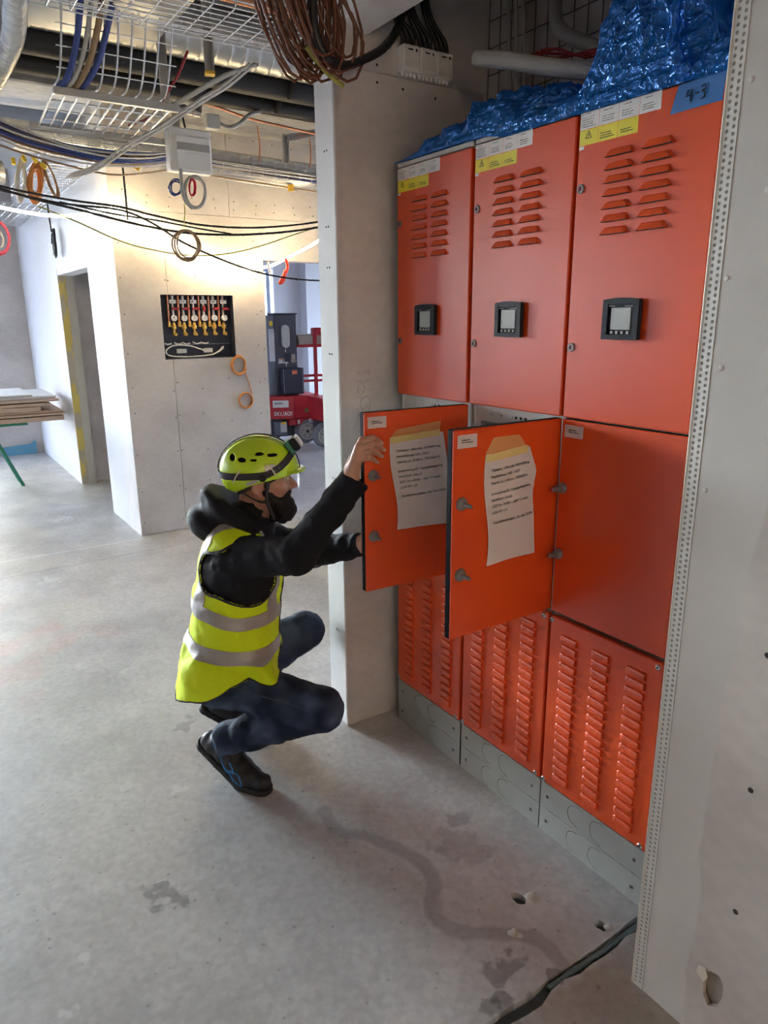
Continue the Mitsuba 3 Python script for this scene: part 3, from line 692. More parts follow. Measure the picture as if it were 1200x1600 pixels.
# head frame: x forward, y left, z up
HF = unit(np.array([0.88, -0.46, -0.02])); HL = unit(np.cross([0, 0, 1.0], HF)); HU = np.cross(HF, HL)
MH = np.eye(4); MH[:3, 0], MH[:3, 1], MH[:3, 2], MH[:3, 3] = HF, HL, HU, J['head']
def hd(p): return (p - J['head']) @ MH[:3, :3]
def face(q):
    """Head in its own frame."""
    m = q.copy(); m[:, 1] = np.abs(m[:, 1])
    d = ell(q, (-0.006, 0, 0.028), (0.098, 0.077, 0.097))
    d = smin(d, ell(q, (0.034, 0, -0.042), (0.062, 0.058, 0.080)), 0.03)
    d = smin(d, cone(m, (-0.006, 0.060, -0.048), (0.072, 0.018, -0.098), 0.020, 0.020), 0.025)
    d = smin(d, cone(m, (0.086, 0.0, 0.022), (0.080, 0.036, 0.022), 0.011, 0.010), 0.012)
    d = smin(d, ell(m, (0.066, 0.042, -0.022), (0.026, 0.026, 0.022)), 0.018)
    d = smax(d, -ell(m, (0.104, 0.031, 0.001), (0.020, 0.020, 0.013)), 0.012)
    d = smin(d, cone(q, (0.092, 0, 0.010), (0.119, 0, -0.027), 0.0075, 0.0105), 0.008)
    d = smin(d, cone(m, (0.106, 0.0, -0.033), (0.100, 0.013, -0.034), 0.009, 0.0085), 0.006)
    d = smin(d, cone(m, (0.100, 0, -0.058), (0.092, 0.020, -0.061), 0.0065, 0.004), 0.005)
    d = smin(d, cone(m, (0.098, 0, -0.070), (0.091, 0.017, -0.068), 0.0070, 0.004), 0.005)
    d = smin(d, ell(q, (0.080, 0, -0.100), (0.026, 0.026, 0.022)), 0.02)
    e = ell(m, (-0.010, 0.080, -0.014), (0.022, 0.010, 0.034), np.array([[0.97, 0, 0.24], [0, 1, 0], [-0.24, 0, 0.97]]))
    e = smax(e, -ell(m, (-0.004, 0.090, -0.013), (0.011, 0.008, 0.019)), 0.006)
    d = smin(d, e, 0.006)
    d = smin(d, cone(q, (-0.018, 0, -0.055), (-0.055, 0, -0.200), 0.058, 0.066), 0.02)
    return d
def head_sdf(p): return face(hd(p))
arms = lambda p, g, k=0.02: np.minimum(unite([cone(p, J['r_sh'], J['r_el'], 0.050 + g, 0.040 + g), cone(p, J['r_el'], J['r_wr'], 0.040 + g, 0.027 + g)], k),
                                       unite([cone(p, J['l_sh'], J['l_el'], 0.050 + g, 0.040 + g), cone(p, J['l_el'], J['l_wr'], 0.040 + g, 0.028 + g)], k))
def legs(p, g, k=0.03):
    return unite([cone(p, J['r_hip'], J['r_knee'], 0.088 + g, 0.058 + g), cone(p, J['r_knee'], J['r_ankle'], 0.056 + g, 0.040 + g), cone(p, J['l_hip'], J['l_knee'], 0.088 + g, 0.058 + g), cone(p, J['l_knee'], J['l_ankle'], 0.056 + g, 0.040 + g)], k)
def body_sdf(p):
    d = unite([loft(p, [(r[0], r[1] * 0.86, r[2] * 0.86, r[3]) for r in TORSO]), arms(p, -0.004), legs(p, -0.006), cone(p, J['r_ankle'], J['r_ball'], 0.036, 0.024), cone(p, J['l_ankle'], J['l_ball'], 0.036, 0.024)], 0.03)
    return smin(d, head_sdf(p), 0.02)
# --- hand that holds the edge of the open door (front face at y = 1.887, free edge at x = 1.170)
YH = 1.8765
FING = [[(1.160, 1.884, 1.310), (1.187, YH - 0.011, 1.318), (1.208, YH, 1.311), (1.224, YH + 0.001, 1.300)],
        [(1.146, 1.883, 1.291), (1.181, YH - 0.015, 1.300), (1.210, YH - 0.001, 1.292), (1.234, YH + 0.001, 1.277)],
        [(1.141, 1.883, 1.271), (1.174, YH - 0.014, 1.280), (1.203, YH - 0.001, 1.272), (1.226, YH + 0.001, 1.257)],
        [(1.144, 1.885, 1.252), (1.168, YH - 0.011, 1.260), (1.190, YH, 1.253), (1.208, YH + 0.001, 1.240)]]
FR = [(0.0122, 0.0108, 0.0098, 0.0080), (0.0124, 0.0110, 0.0099, 0.0082), (0.0120, 0.0106, 0.0096, 0.0080), (0.0110, 0.0096, 0.0088, 0.0073)]
THUMB = [(1.132, 1.921, 1.222), (1.153, 1.934, 1.250), (1.180, 1.930, 1.276), (1.204, 1.926, 1.291)]
WR = np.array([1.135, 1.914, 1.188])
def hand_sdf(p):
    d = cone(p, J['r_el'] + 0.72 * (J['r_wr'] - J['r_el']), WR, 0.030, 0.025)
    for k, f in enumerate(FING):
        m0 = WR + np.array([0.004 - 0.004 * k, -0.004 + 0.003 * k, 0.012 - 0.002 * k])
        d = smin(d, cone(p, m0, f[0], 0.0165, FR[k][0] + 0.001), 0.014)
    fingers = None
    for k, f in enumerate(FING):
        q = unite([cone(p, f[i], f[i + 1], FR[k][i], FR[k][i + 1]) for i in range(3)], 0.003)
        q = smin(q, np.linalg.norm(p - np.array(f[1]), axis=1) - FR[k][1] * 1.08, 0.004)
        fingers = q if fingers is None else np.minimum(fingers, q)
    d = smin(d, fingers, 0.006)
    th = unite([cone(p, THUMB[i], THUMB[i + 1], (0.016, 0.0115, 0.0102)[i], (0.0115, 0.0102, 0.008)[i]) for i in range(3)], 0.004)
    return smin(d, th, 0.010)
LW, LH = J['l_wr'], J['l_hand']
def lhand_sdf(p):
    u = unit(LH - LW); s = unit(np.cross(u, [0, 0, 1.0])); w = np.cross(s, u)
    d = cone(p, J['l_wr'] - 0.05 * u, LW, 0.030, 0.027)
    for k in range(4):
        o = (k - 1.5) * 0.020
        kn = LW + 0.085 * u + o * w + 0.004 * s
        d = smin(d, cone(p, LW + 0.012 * u + o * 0.6 * w, kn, 0.015, 0.0112), 0.014)
        L = (0.040, 0.044, 0.041, 0.033)[k]
        j1 = kn + u * L * 0.75 - s * L * 0.65; j2 = j1 + u * L * 0.1 - s * L * 0.75
        d = smin(d, np.minimum(cone(p, kn, j1, 0.0100, 0.0090), cone(p, j1, j2, 0.0090, 0.0075)), 0.005)
    t0 = LW + 0.02 * u + 0.022 * w - 0.008 * s
    t1 = t0 + 0.035 * u + 0.02 * w - 0.02 * s
    d = smin(d, unite([cone(p, t0, t1, 0.015, 0.0115), cone(p, t1, t1 + 0.03 * u - 0.018 * s, 0.0115, 0.0085)], 0.006), 0.010)
    return d
plain('mat_skin', {'type': 'mesh_attribute', 'name': 'vertex_color'}, 0.5, spec=0.35)
allp = np.array(list(J.values()))
# one continuous body: coarse trunk and limbs, fine head and hands, united
def to_man(m): return m3.Manifold(m3.Mesh(np.asarray(m.vertices, np.float32), np.asarray(m.faces, np.uint32)))
coarse = clean(surface_net(body_sdf, allp.min(0) - 0.14, allp.max(0) + [0.14, 0.14, 0.03], 0.011))
headm = clean(surface_net(head_sdf, J['head'] - [0.15, 0.15, 0.19], J['head'] + [0.15, 0.15, 0.15], 0.0032))
handm = clean(surface_net(hand_sdf, [1.05, 1.83, 1.07], [1.26, 1.96, 1.35], 0.0026))
lhandm = clean(surface_net(lhand_sdf, LH - 0.16, LH + 0.16, 0.004))
body = None
try:
    body = to_man(coarse)
    for q in (headm, handm, lhandm):
        body = body + to_man(q)
    mm = body.to_mesh(); body = trimesh.Trimesh(mm.vert_properties[:, :3], mm.tri_verts, process=False)
    if len(body.faces) < 1000: body = None
except Exception as e:
    body = None
BODY_OK = body is not None
if body is None:
    body = cat_(coarse, headm, handm, lhandm)
hq = hd(np.asarray(body.vertices))
colr = np.tile(np.array([0.50, 0.265, 0.185]), (len(hq), 1))
def tint(mask, c):
    global colr
    colr = colr * (1 - mask[:, None]) + np.array(c) * mask[:, None]
inhead = np.linalg.norm(hq, axis=1) < 0.2
sm = lambda x, a, b: np.clip((x - a) / (b - a), 0, 1)
ry = np.abs(hq[:, 1])
tint(inhead * (1 - sm(np.linalg.norm((hq - [0.113, 0, -0.030]) / [1, 1, 1], axis=1), 0.008, 0.024)) * 0.7, (0.56, 0.20, 0.15))
tint(inhead * (1 - sm(np.linalg.norm(np.stack([hq[:, 0] - 0.07, ry - 0.05, hq[:, 2] + 0.026], 1), axis=1), 0.010, 0.034)) * 0.55, (0.58, 0.24, 0.18))
tint(inhead * (1 - sm(np.linalg.norm(np.stack([hq[:, 0] - 0.098, ry * 0.5, hq[:, 2] + 0.064], 1) / [1, 1, 0.55], axis=1), 0.010, 0.017)) * 0.8, (0.42, 0.15, 0.12))
tint(inhead * (ry > 0.07) * (np.abs(hq[:, 0] + 0.01) < 0.04) * 0.5, (0.56, 0.24, 0.19))
kn = np.array([f[0] for f in FING] + [f[1] for f in FING])
dk = np.min(np.linalg.norm(np.asarray(body.vertices)[:, None] - kn[None], axis=2), axis=1)
tint((1 - sm(dk, 0.006, 0.018)) * 0.4, (0.55, 0.25, 0.19))
colr *= (0.94 + 0.12 * meshkit.fbm(np.asarray(body.vertices) * 60, 2))[:, None]
worker = thing('person', 'crouching worker in a yellow safety vest and lime helmet, hand on an open cabinet door', 'person')
scene[worker + '__body'] = mikit.ply(body, 'mat_skin', True, color=colr); labels[worker + '__body'] = {'label': 'head and hands, skin'}
plain('mat_eye_white', (0.6, 0.58, 0.55), 0.2); plain('mat_iris', (0.03, 0.025, 0.02), 0.15); plain('mat_nail', (0.60, 0.36, 0.28), 0.3)
for s in (-1, 1):
    e = trimesh.creation.icosphere(2, 0.0118)
    part(worker, 'eye', at(shift(e, 0.078, s * 0.031, 0.001), MH), 'mat_eye_white', True)
    part(worker + '__eye' + ('' if s < 0 else '_001'), 'iris', at(shift(trimesh.creation.icosphere(2, 0.0062), 0.0845, s * 0.0315, 0.001), MH), 'mat_iris', True)
for k, f in enumerate(FING):
    a, b = np.array(f[2]), np.array(f[3]); u = unit(b - a)
    n_ = trimesh.creation.icosphere(2, 1.0); n_.vertices *= [0.0065, 0.0048, 0.0014]
    part(worker, 'finger_nail', at(n_, frame(b + np.array([0, -FR[k][3] * 0.93, 0]) + u * 0.001, u, np.cross([0, -1.0, 0], u))), 'mat_nail', True)
# --- clothes
def wrink(p, amp, s, seed, stretch=None):
    q = p if stretch is None else p + 0 * p
    r = meshkit.fbm(q * s, 3, seed)
    return amp * (np.abs(r - 0.5) * 2 - 0.35)
def jeans_sdf(p):
    d = unite([cone(p, J['r_hip'], J['r_knee'], 0.094, 0.070), cone(p, J['r_knee'], J['r_ankle'] + [0.004, -0.01, 0.02], 0.071, 0.060)], 0.028)
    d2 = unite([cone(p, J['l_hip'], J['l_knee'], 0.094, 0.070), cone(p, J['l_knee'], J['l_ankle'] + [0, 0, 0.02], 0.071, 0.058)], 0.028)
    hip = unite([ell(p, 0.5 * (J['r_hip'] + J['l_hip']) + np.array([0.01, -0.005, 0.012]), (0.140, 0.140, 0.115)), loft(p, [(-0.08, 0.145, 0.115, 0.01), (0.05, 0.16, 0.13, 0.025), (0.16, 0.155, 0.125, 0.025)])], 0.04)
    d = smin(smin(d, hip, 0.05), smin(d2, hip, 0.05), 0.008)
    # cut the cuffs at the ankles
    for a, k in (('r_ankle', 'r_knee'), ('l_ankle', 'l_knee')):
        u = unit(J[a] - J[k]); cutp = (p - (J[a] + 0.005 * u)) @ u
        near = np.linalg.norm(p - J[a], axis=1) < 0.13
        d = np.where(near, smax(d, cutp, 0.008), d)
    w = wrink(p, 0.013, 11, 4) + wrink(p, 0.006, 26, 5)
    # folds that ring the lower legs and gather behind the knees
    for a, k in (('r_ankle', 'r_knee'), ('l_ankle', 'l_knee')):
        t = np.clip(((p - J[k]) @ (J[a] - J[k])) / ((J[a] - J[k]) @ (J[a] - J[k])), 0, 1)
        near = np.exp(-(cone(p, J[k], J[a], 0.065, 0.055) / 0.03) ** 2)
        w = w + 0.0045 * near * np.sin(t * 34 + 9 * (meshkit.fbm(p * 9, 2, 8) - 0.5)) * (t > 0.35)
    return d + w
def denim(p, n, uv):
    f = noise(p.x * 900, p.y * 900, p.z * 900)
    t = fbm(p.x * 9, p.y * 9, p.z * 9, 3)
    return mix((0.013, 0.020, 0.040), (0.070, 0.102, 0.170), smoothstep(0.36, 0.74, t)) * (0.75 + 0.5 * f)
plain('mat_denim', proc(denim), 0.85, spec=0.15, sheen=0.3)
jeans = clean(surface_net(jeans_sdf, [0.58, 1.86, 0.03], [1.40, 2.82, 0.62], 0.0075))
jk = part(worker, 'jeans', relax(jeans, 3), 'mat_denim', True, label='dark blue denim jeans')
seam = []
for off in (0.0025,):
    for t0 in np.linspace(0.1, 0.95, 30):
        pass
def on_sdf(f, p, steps=8):
    """Project points onto the zero set of f."""
    p = np.array(p, float)
    for _ in range(steps):
        e = 1e-3; d = f(p)
        g_ = np.stack([(f(p + e * np.eye(3)[k]) - f(p - e * np.eye(3)[k])) / (2 * e) for k in range(3)], 1)
        p = p - (d / np.maximum((g_ ** 2).sum(1), 0.2))[:, None] * g_
    return p
# outer side seam of the near leg
sd = unit(np.array([-0.49, -0.87, 0.35]))
sp = np.array([J['r_hip'] + (J['r_knee'] - J['r_hip']) * t + sd * 0.09 for t in np.linspace(0.0, 0.85, 24)])
part(jk, 'seam', tube(on_sdf(jeans_sdf, sp), 0.0022, 5), plain('mat_seam', (0.05, 0.06, 0.085), 0.8), True)
hipc = J['r_hip'] + np.array([0.02, -0.03, 0.02])
sp = np.array([hipc + 0.12 * unit(sd + np.array([a, 0, b])) for a, b in ((-0.5, 0.35), (-0.3, 0.2), (-0.1, 0.02), (0.0, -0.25), (0.02, -0.5))])
part(jk, 'pocket_seam', tube(on_sdf(jeans_sdf, spline(sp, 5)), 0.0022, 5), 'mat_seam', True)
# jacket with hood
NECK = J['neck']
def sleeves(p):
    r = unite([cone(p, J['r_sh'], J['r_el'], 0.070, 0.060), cone(p, J['r_el'], J['r_wr'] + 0.02 * unit(J['r_wr'] - J['r_el']), 0.058, 0.043)], 0.03)
    l = unite([cone(p, J['l_sh'], J['l_el'], 0.074, 0.058), cone(p, J['l_el'], J['l_wr'] + 0.02 * unit(J['l_wr'] - J['l_el']), 0.058, 0.043)], 0.03)
    u = unit(J['r_wr'] - J['r_el']); cutp = (p - (J['r_wr'] + 0.012 * u)) @ u
    r = smax(r, np.where(np.linalg.norm(p - J['r_wr'], axis=1) < 0.16, cutp, -1), 0.008)
    u = unit(J['l_wr'] - J['l_el']); cutp = (p - (J['l_wr'] + 0.012 * u)) @ u
    l = smax(l, np.where(np.linalg.norm(p - J['l_wr'], axis=1) < 0.16, cutp, -1), 0.008)
    return r, l
GROW = lambda g, gb=None: [(r[0], r[1] + g, r[2] + (g if gb is None else gb), r[3]) for r in TORSO]
HOODC = NECK - 0.145 * TFW + 0.000 * TUP
def hood(p):
    x, y, t = tor(p); y = y - 0.0; t = t - TLEN
    R = np.sqrt((x / 1.05) ** 2 + (y + 0.045) ** 2)
    ring = np.sqrt((R - 0.100) ** 2 + (t - 0.055 + 0.30 * (y + 0.02)) ** 2) - (0.036 + 0.05 * np.clip(-(y + 0.02), 0, 0.12))
    lump = ell(p, NECK - 0.125 * TFW + 0.005 * TUP, (0.090, 0.105, 0.085))
    d = smin(ring, lump, 0.04)
    fold = np.sin(55 * (t + 0.5 * y) + 6 * meshkit.fbm(p * 8, 2, 3))
    return d + 0.0065 * fold * np.exp(-(d / 0.02) ** 2) + wrink(p, 0.012, 9, 17)
def jacket_sdf(p):
    r, l = sleeves(p)
    d = loft(p, GROW(0.008))
    d = smin(smin(d, r, 0.04), l, 0.04)
    d = smin(d, cone(p, NECK - 0.02 * TUP, NECK + 0.06 * TUP + 0.01 * TFW, 0.085, 0.078), 0.03)
    # collar hole for the neck and beard
    hole_ = cone(p, NECK + 0.05 * TUP + 0.02 * TFW, NECK + 0.22 * TUP + 0.06 * TFW, 0.062, 0.075)
    d = smax(d, -hole_, 0.01)
    w = wrink(p, 0.013, 10, 11) + wrink(p, 0.008, 22, 12)
    for a, b in (('r_sh', 'r_el'), ('r_el', 'r_wr'), ('l_el', 'l_wr'), ('l_sh', 'l_el')):
        t = np.clip(((p - J[a]) @ (J[b] - J[a])) / ((J[b] - J[a]) @ (J[b] - J[a])), 0, 1)
        near = np.exp(-(cone(p, J[a], J[b], 0.06, 0.05) / 0.035) ** 2)
        w = w + 0.0022 * near * np.sin(t * 22 + 10 * (meshkit.fbm(p * 8, 2, 13) - 0.5))
    return np.minimum(d + w, hood_cut(p))
def hood_cut(p):
    return smax(hood(p), -cone(p, NECK + 0.02 * TUP - 0.0 * TFW, NECK + 0.20 * TUP + 0.05 * TFW, 0.060, 0.085), 0.01)
def cloth_dark(p, n, uv):
    f = noise(p.x * 700, p.y * 700, p.z * 700)
    return mi.Color3f(0.010, 0.0105, 0.014) * (0.7 + 0.6 * f)
plain('mat_jacket', proc(cloth_dark), 0.8, spec=0.2, sheen=0.4)
jacket = clean(surface_net(jacket_sdf, [0.62, 1.84, 0.45], [1.42, 2.74, 1.24], 0.0075), 2)
jkt = part(worker, 'jacket', relax(jacket, 2), 'mat_jacket', True, label='black hooded jacket')
# vest
VEST = [(-0.17, 0.175, 0.145, 0.000), (-0.06, 0.184, 0.160, 0.020), (0.05, 0.188, 0.170, 0.028), (0.12, 0.186, 0.168, 0.028), (0.20, 0.186, 0.164, 0.022), (0.30, 0.192, 0.160, 0.014), (0.42, 0.212, 0.152, 0.0), (0.49, 0.205, 0.135, -0.012), (0.545, 0.17, 0.115, -0.02), (0.60, 0.10, 0.09, -0.02)]
RA = unit(J['r_el'] - J['r_sh']); LA = unit(J['l_el'] - J['l_sh'])
def vest_solid(p):
    d = loft(p, VEST)
    x, y, t = tor(p)
    for a, b in (('r_hip', 'r_knee'), ('l_hip', 'l_knee')):     # the cloth hangs over the hips
        d = smin(d, cone(p, J[a] + [0, 0, 0.01], J[a] + 0.38 * (J[b] - J[a]), 0.112, 0.104), 0.05)
    w = 0.010 * np.sin(20 * t + 12 * y + 8 * (meshkit.fbm(p * 5, 2, 21) - 0.5)) * np.clip(1.2 - 2.2 * t, 0.15, 1)
    return d + w + wrink(p, 0.014, 7, 22) + wrink(p, 0.005, 20, 23)
def vest_keep(p):
    """Negative where the vest has cloth."""
    x, y, t = tor(p)
    hem = np.interp(y, [-0.2, -0.14, -0.09, 0.0, 0.06, 0.12, 0.20, 0.3], [-0.125, -0.125, -0.095, -0.035, 0.035, 0.075, 0.075, 0.12]) + 0.02 * (meshkit.fbm(p * 9, 2, 30) - 0.5) - t
    arm_r = cone(p, J['r_sh'] - 0.02 * RA - 0.056 * TUP - 0.01 * TFW, J['r_sh'] + 0.20 * RA - 0.07 * TUP, 0.104, 0.126)
    arm_r = smin(arm_r, cone(p, J['r_sh'] + np.array([0, 0, -0.075]), J['r_sh'] + 0.25 * RA + [0, 0, -0.09], 0.088, 0.11), 0.02)
    arm_l = cone(p, J['l_sh'] - 0.01 * LA - 0.03 * TUP, J['l_sh'] + 0.3 * LA, 0.10, 0.13)
    neckh = cone(p, NECK + 0.01 * TUP + 0.00 * TFW, NECK + 0.02 * TUP + 0.26 * TFW, 0.085, 0.13)
    front = smax(np.abs(x) - 0.012 - 0.10 * np.clip(t - 0.38, 0, 1), 0.02 - y, 0.01)
    return np.maximum.reduce([hem, -arm_r, -arm_l, -neckh, -front])
def vest_sdf(p, grow=0.0, thick=0.007):
    d = vest_solid(p) - grow
    return smax(smax(d, -(d + thick), 0.001), vest_keep(p), 0.003)
def vest_col(p, n, uv):
    f = noise(p.x * 500, p.y * 500, p.z * 500)
    return mi.Color3f(0.62, 0.78, 0.015) * (0.9 + 0.2 * f)
plain('mat_vest', proc(vest_col), 0.7, spec=0.2)
plain('mat_band', (0.36, 0.34, 0.32), 0.42, 0.25)
plain('mat_binding', (0.02, 0.02, 0.02), 0.7)
VB = ([0.58, 2.05, 0.2], [1.24, 2.76, 1.06])
def clip(m, f):
    """The part of the mesh where the field f of its vertices is negative, cut cleanly along the zero line."""
    V, F, d = np.array(m.vertices), np.array(m.faces), f(np.array(m.vertices))
    d = np.where(np.abs(d) < 1e-7, 1e-7, d); out, nv, made, new = [], len(V), {}, []
    neg = d[F] < 0; k = neg.sum(1); out.append(F[k == 3])
    def cut(i, j):
        key = (min(i, j), max(i, j))
        if key not in made:
            t = d[i] / (d[i] - d[j]); made[key] = nv + len(new); new.append(V[i] + t * (V[j] - V[i]))
        return made[key]
    ex = []
    for tri, ng in zip(F[(k == 1) | (k == 2)], neg[(k == 1) | (k == 2)]):
        r = int(np.nonzero(ng)[0][0]) if ng.sum() == 1 else int(np.nonzero(~ng)[0][0])
        a, b, c = tri[r], tri[(r + 1) % 3], tri[(r + 2) % 3]
        p, q = cut(a, b), cut(a, c)
        ex += [[a, p, q]] if ng.sum() == 1 else [[p, b, c], [p, c, q]]
    F2 = np.vstack([out[0], np.array(ex)]) if ex else out[0]
    o = trimesh.Trimesh(np.vstack([V, new]) if new else V, F2, process=False); o.remove_unreferenced_vertices(); return o
def thicken(m, lift, th):
    """A sheet raised by lift along its normals and given a thickness."""
    n_ = np.array(m.vertex_normals); V, F, n = np.array(m.vertices), np.array(m.faces), len(m.vertices)
    e = np.vstack([F[:, [0, 1]], F[:, [1, 2]], F[:, [2, 0]]]); s_ = {tuple(x) for x in e.tolist()}
    rim = np.array([x for x in e.tolist() if (x[1], x[0]) not in s_])
    G = [F, F[:, ::-1] + n] + ([np.stack([rim[:, 1], rim[:, 0], rim[:, 0] + n], 1), np.stack([rim[:, 1], rim[:, 0] + n, rim[:, 1] + n], 1)] if len(rim) else [])
    return trimesh.Trimesh(np.vstack([V + lift * n_, V + (lift - th) * n_]), np.vstack(G), process=False)
cloth = relax(clean(surface_net(vest_solid, *VB, 0.0075)), 2)
sheet = clip(cloth, vest_keep)
big = sorted(sheet.split(only_watertight=False), key=lambda q: -len(q.faces))[0]
vk = part(worker, 'vest', thicken(big, 0.0, 0.004), 'mat_vest', 40, label='bright yellow safety vest')
edge = trimesh.Trimesh(big.vertices, big.faces, process=False)
inside = lambda p: vest_keep(p) + 0.0045
part(vk, 'binding', thicken(clip(big, lambda p: -(vest_keep(p) + 0.0055)), 0.0024, 0.0075), 'mat_binding', 40, label='dark bound edge')
def slab(p, t0, tilt, w, seed):
    x, y, t = tor(p)
    return np.abs(t - t0 - tilt * y - 0.035 * (meshkit.fbm(p * 6, 2, seed) - 0.5)) - w
regions = [lambda p: slab(p, 0.262, 0.10, 0.025, 41), lambda p: slab(p, 0.128, 0.14, 0.025, 42),
           lambda p: np.maximum(np.maximum(np.abs(np.abs(tor(p)[0]) - 0.125 + 0.12 * np.clip(tor(p)[2] - 0.35, 0, 1)) - 0.026, tor(p)[1] + 0.03), 0.262 - tor(p)[2]),
           lambda p: np.maximum(np.maximum(np.abs(np.abs(tor(p)[0]) - 0.105 + 0.10 * np.clip(tor(p)[2] - 0.35, 0, 1)) - 0.024, -tor(p)[1] + 0.03), 0.262 - tor(p)[2])]
for i, r_ in enumerate(regions):
    m = clip(big, lambda p: np.maximum(r_(p), inside(p)))
    for q in m.split(only_watertight=False):
        if len(q.faces) > 60: part(vk, 'reflective_band', thicken(q, 0.0022 + 0.0005 * i, 0.0030), 'mat_band', 40, label='grey reflective band')
# --- beard, hair
def beard_sdf(p):
    q = hd(p); m = q.copy(); m[:, 1] = np.abs(m[:, 1])
    d = unite([cone(m, (0.000, 0.064, -0.030), (0.070, 0.026, -0.100), 0.016, 0.034), ell(q, (0.070, 0, -0.115), (0.052, 0.046, 0.055)), cone(m, (0.098, 0.006, -0.049), (0.080, 0.036, -0.072), 0.0085, 0.014)], 0.02)
    d = smax(d, -ell(m, (0.112, 0.0, -0.0655), (0.018, 0.016, 0.0055)), 0.004)
    d = smax(d, q[:, 2] + 0.030 - 0.25 * np.clip(0.03 - q[:, 0], 0, 0.1), 0.012)
    s = np.stack([q[:, 0] * 70, q[:, 1] * 70, q[:, 2] * 22], 1)
    return d + 0.013 * (meshkit.fbm(s * [1.6, 1.6, 1.1], 3, 5) - 0.5)
def hair_sdf(p):
    q = hd(p); m = q.copy(); m[:, 1] = np.abs(m[:, 1])
    d = ell(q, (-0.008, 0, 0.028), (0.102, 0.0805, 0.101))
    d = smin(d, cone(m, (-0.05, 0.045, -0.03), (-0.065, 0.02, -0.05), 0.035, 0.03), 0.02)
    reg = np.maximum(q[:, 0] - 0.075 - 0.3 * np.clip(q[:, 2], -0.1, 0.1), -(q[:, 2] + 0.012 + 0.55 * np.clip(-q[:, 0] - 0.01, 0, 0.07)))
    burn = cone(m, (0.022, 0.073, 0.02), (0.020, 0.070, -0.04), 0.009, 0.008)
    d = np.minimum(smax(d, reg, 0.006), burn)
    s = np.stack([q[:, 0] * 60, q[:, 1] * 60, q[:, 2] * 30], 1)
    return d + 0.003 * (meshkit.fbm(s, 2, 6) - 0.5)
plain('mat_hair', (0.012, 0.009, 0.008), 0.6, spec=0.3)
HB = (J['head'] - [0.16, 0.16, 0.19], J['head'] + [0.16, 0.16, 0.16])
part(worker, 'beard', clean(surface_net(beard_sdf, *HB, 0.0028)), 'mat_hair', True, label='full dark beard')
part(worker, 'hair', clean(surface_net(hair_sdf, *HB, 0.0045), 3), plain('mat_short_hair', (0.035, 0.025, 0.02), 0.6), True)
for s in (-1, 1):
    part(worker, 'eyebrow', at(tube(spline([(0.096, s * 0.012, 0.020), (0.093, s * 0.030, 0.026), (0.080, s * 0.048, 0.020)], 5), [0.0035] * 10 + [0.002], 6), MH), 'mat_hair', True)
# --- helmet
HC, HR = np.array([-0.008, 0, 0.032]), np.array([0.141, 0.117, 0.124])
def rim(q):  # lower edge of the shell, in the head frame
    x = q[:, 0]
    return np.interp(x, [-0.15, -0.09, -0.03, 0.03, 0.09, 0.14], [-0.030, -0.036, -0.004, 0.012, 0.022, 0.030])
VENTS = [((0.035, 0.105), (0.20, 0.022)), ((-0.055, 0.085), (0.10, 0.022))]
def helmet_sdf(p):
    q = hd(p)
    d = ell(q, HC, HR)
    # raised ribs running front to back
    a = np.abs(q[:, 1])
    d = d - 0.004 * np.exp(-((a - 0.045) / 0.014) ** 2) * np.clip((q[:, 2] - 0.06) / 0.05, 0, 1)
    brim = ell(q, (0.100, 0, 0.034), (0.060, 0.086, 0.010))
    sh = smax(smax(d, -(d + 0.0065), 0.002), rim(q) - q[:, 2], 0.003)
    m = q.copy(); m[:, 1] = a
    for c_, r_ in (((0.045, 0.100, 0.100), (0.019, 0.05, 0.0055)), ((0.000, 0.105, 0.105), (0.016, 0.05, 0.0055)), ((-0.060, 0.10, 0.085), (0.015, 0.05, 0.0075)), ((-0.095, 0.08, 0.090), (0.010, 0.05, 0.012)), ((-0.02, 0.105, 0.085), (0.012, 0.05, 0.004))):
        sh = smax(sh, -ell(m, c_, r_), 0.002)
    return np.minimum(sh, smax(brim, -ell(q, HC, HR - 0.006), 0.002))
hel_b = (J['head'] - [0.19, 0.19, 0.08], J['head'] + [0.19, 0.19, 0.19])
plain('mat_helmet', (0.52, 0.74, 0.025), 0.28, spec=0.5, clearcoat=0.3)
helmet = relax(clean(surface_net(helmet_sdf, *hel_b, 0.0032)), 1)
hk = part(worker, 'helmet', helmet, 'mat_helmet', True, label='lime green safety helmet')
inner = trimesh.creation.icosphere(3, 1.0); inner.vertices = inner.vertices * (HR - 0.010) + HC
inner = inner.slice_plane([0, 0, 0.048], [-0.22, 0, 1.0])
part(hk, 'liner', at(inner, MH), 'mat_jacket', True)
def on_shell(x, z, s=-1, off=0.002):
    """Point on the helmet's side s at (x, z) of the head frame."""
    k = 1 - ((x - HC[0]) / HR[0]) ** 2 - ((z - HC[2]) / HR[2]) ** 2
    y = s * HR[1] * math.sqrt(max(k, 0.0))
    n_ = unit([(x - HC[0]) / HR[0] ** 2, y / HR[1] ** 2, (z - HC[2]) / HR[2] ** 2])
    return np.array([x, y, z]) + off * n_, n_
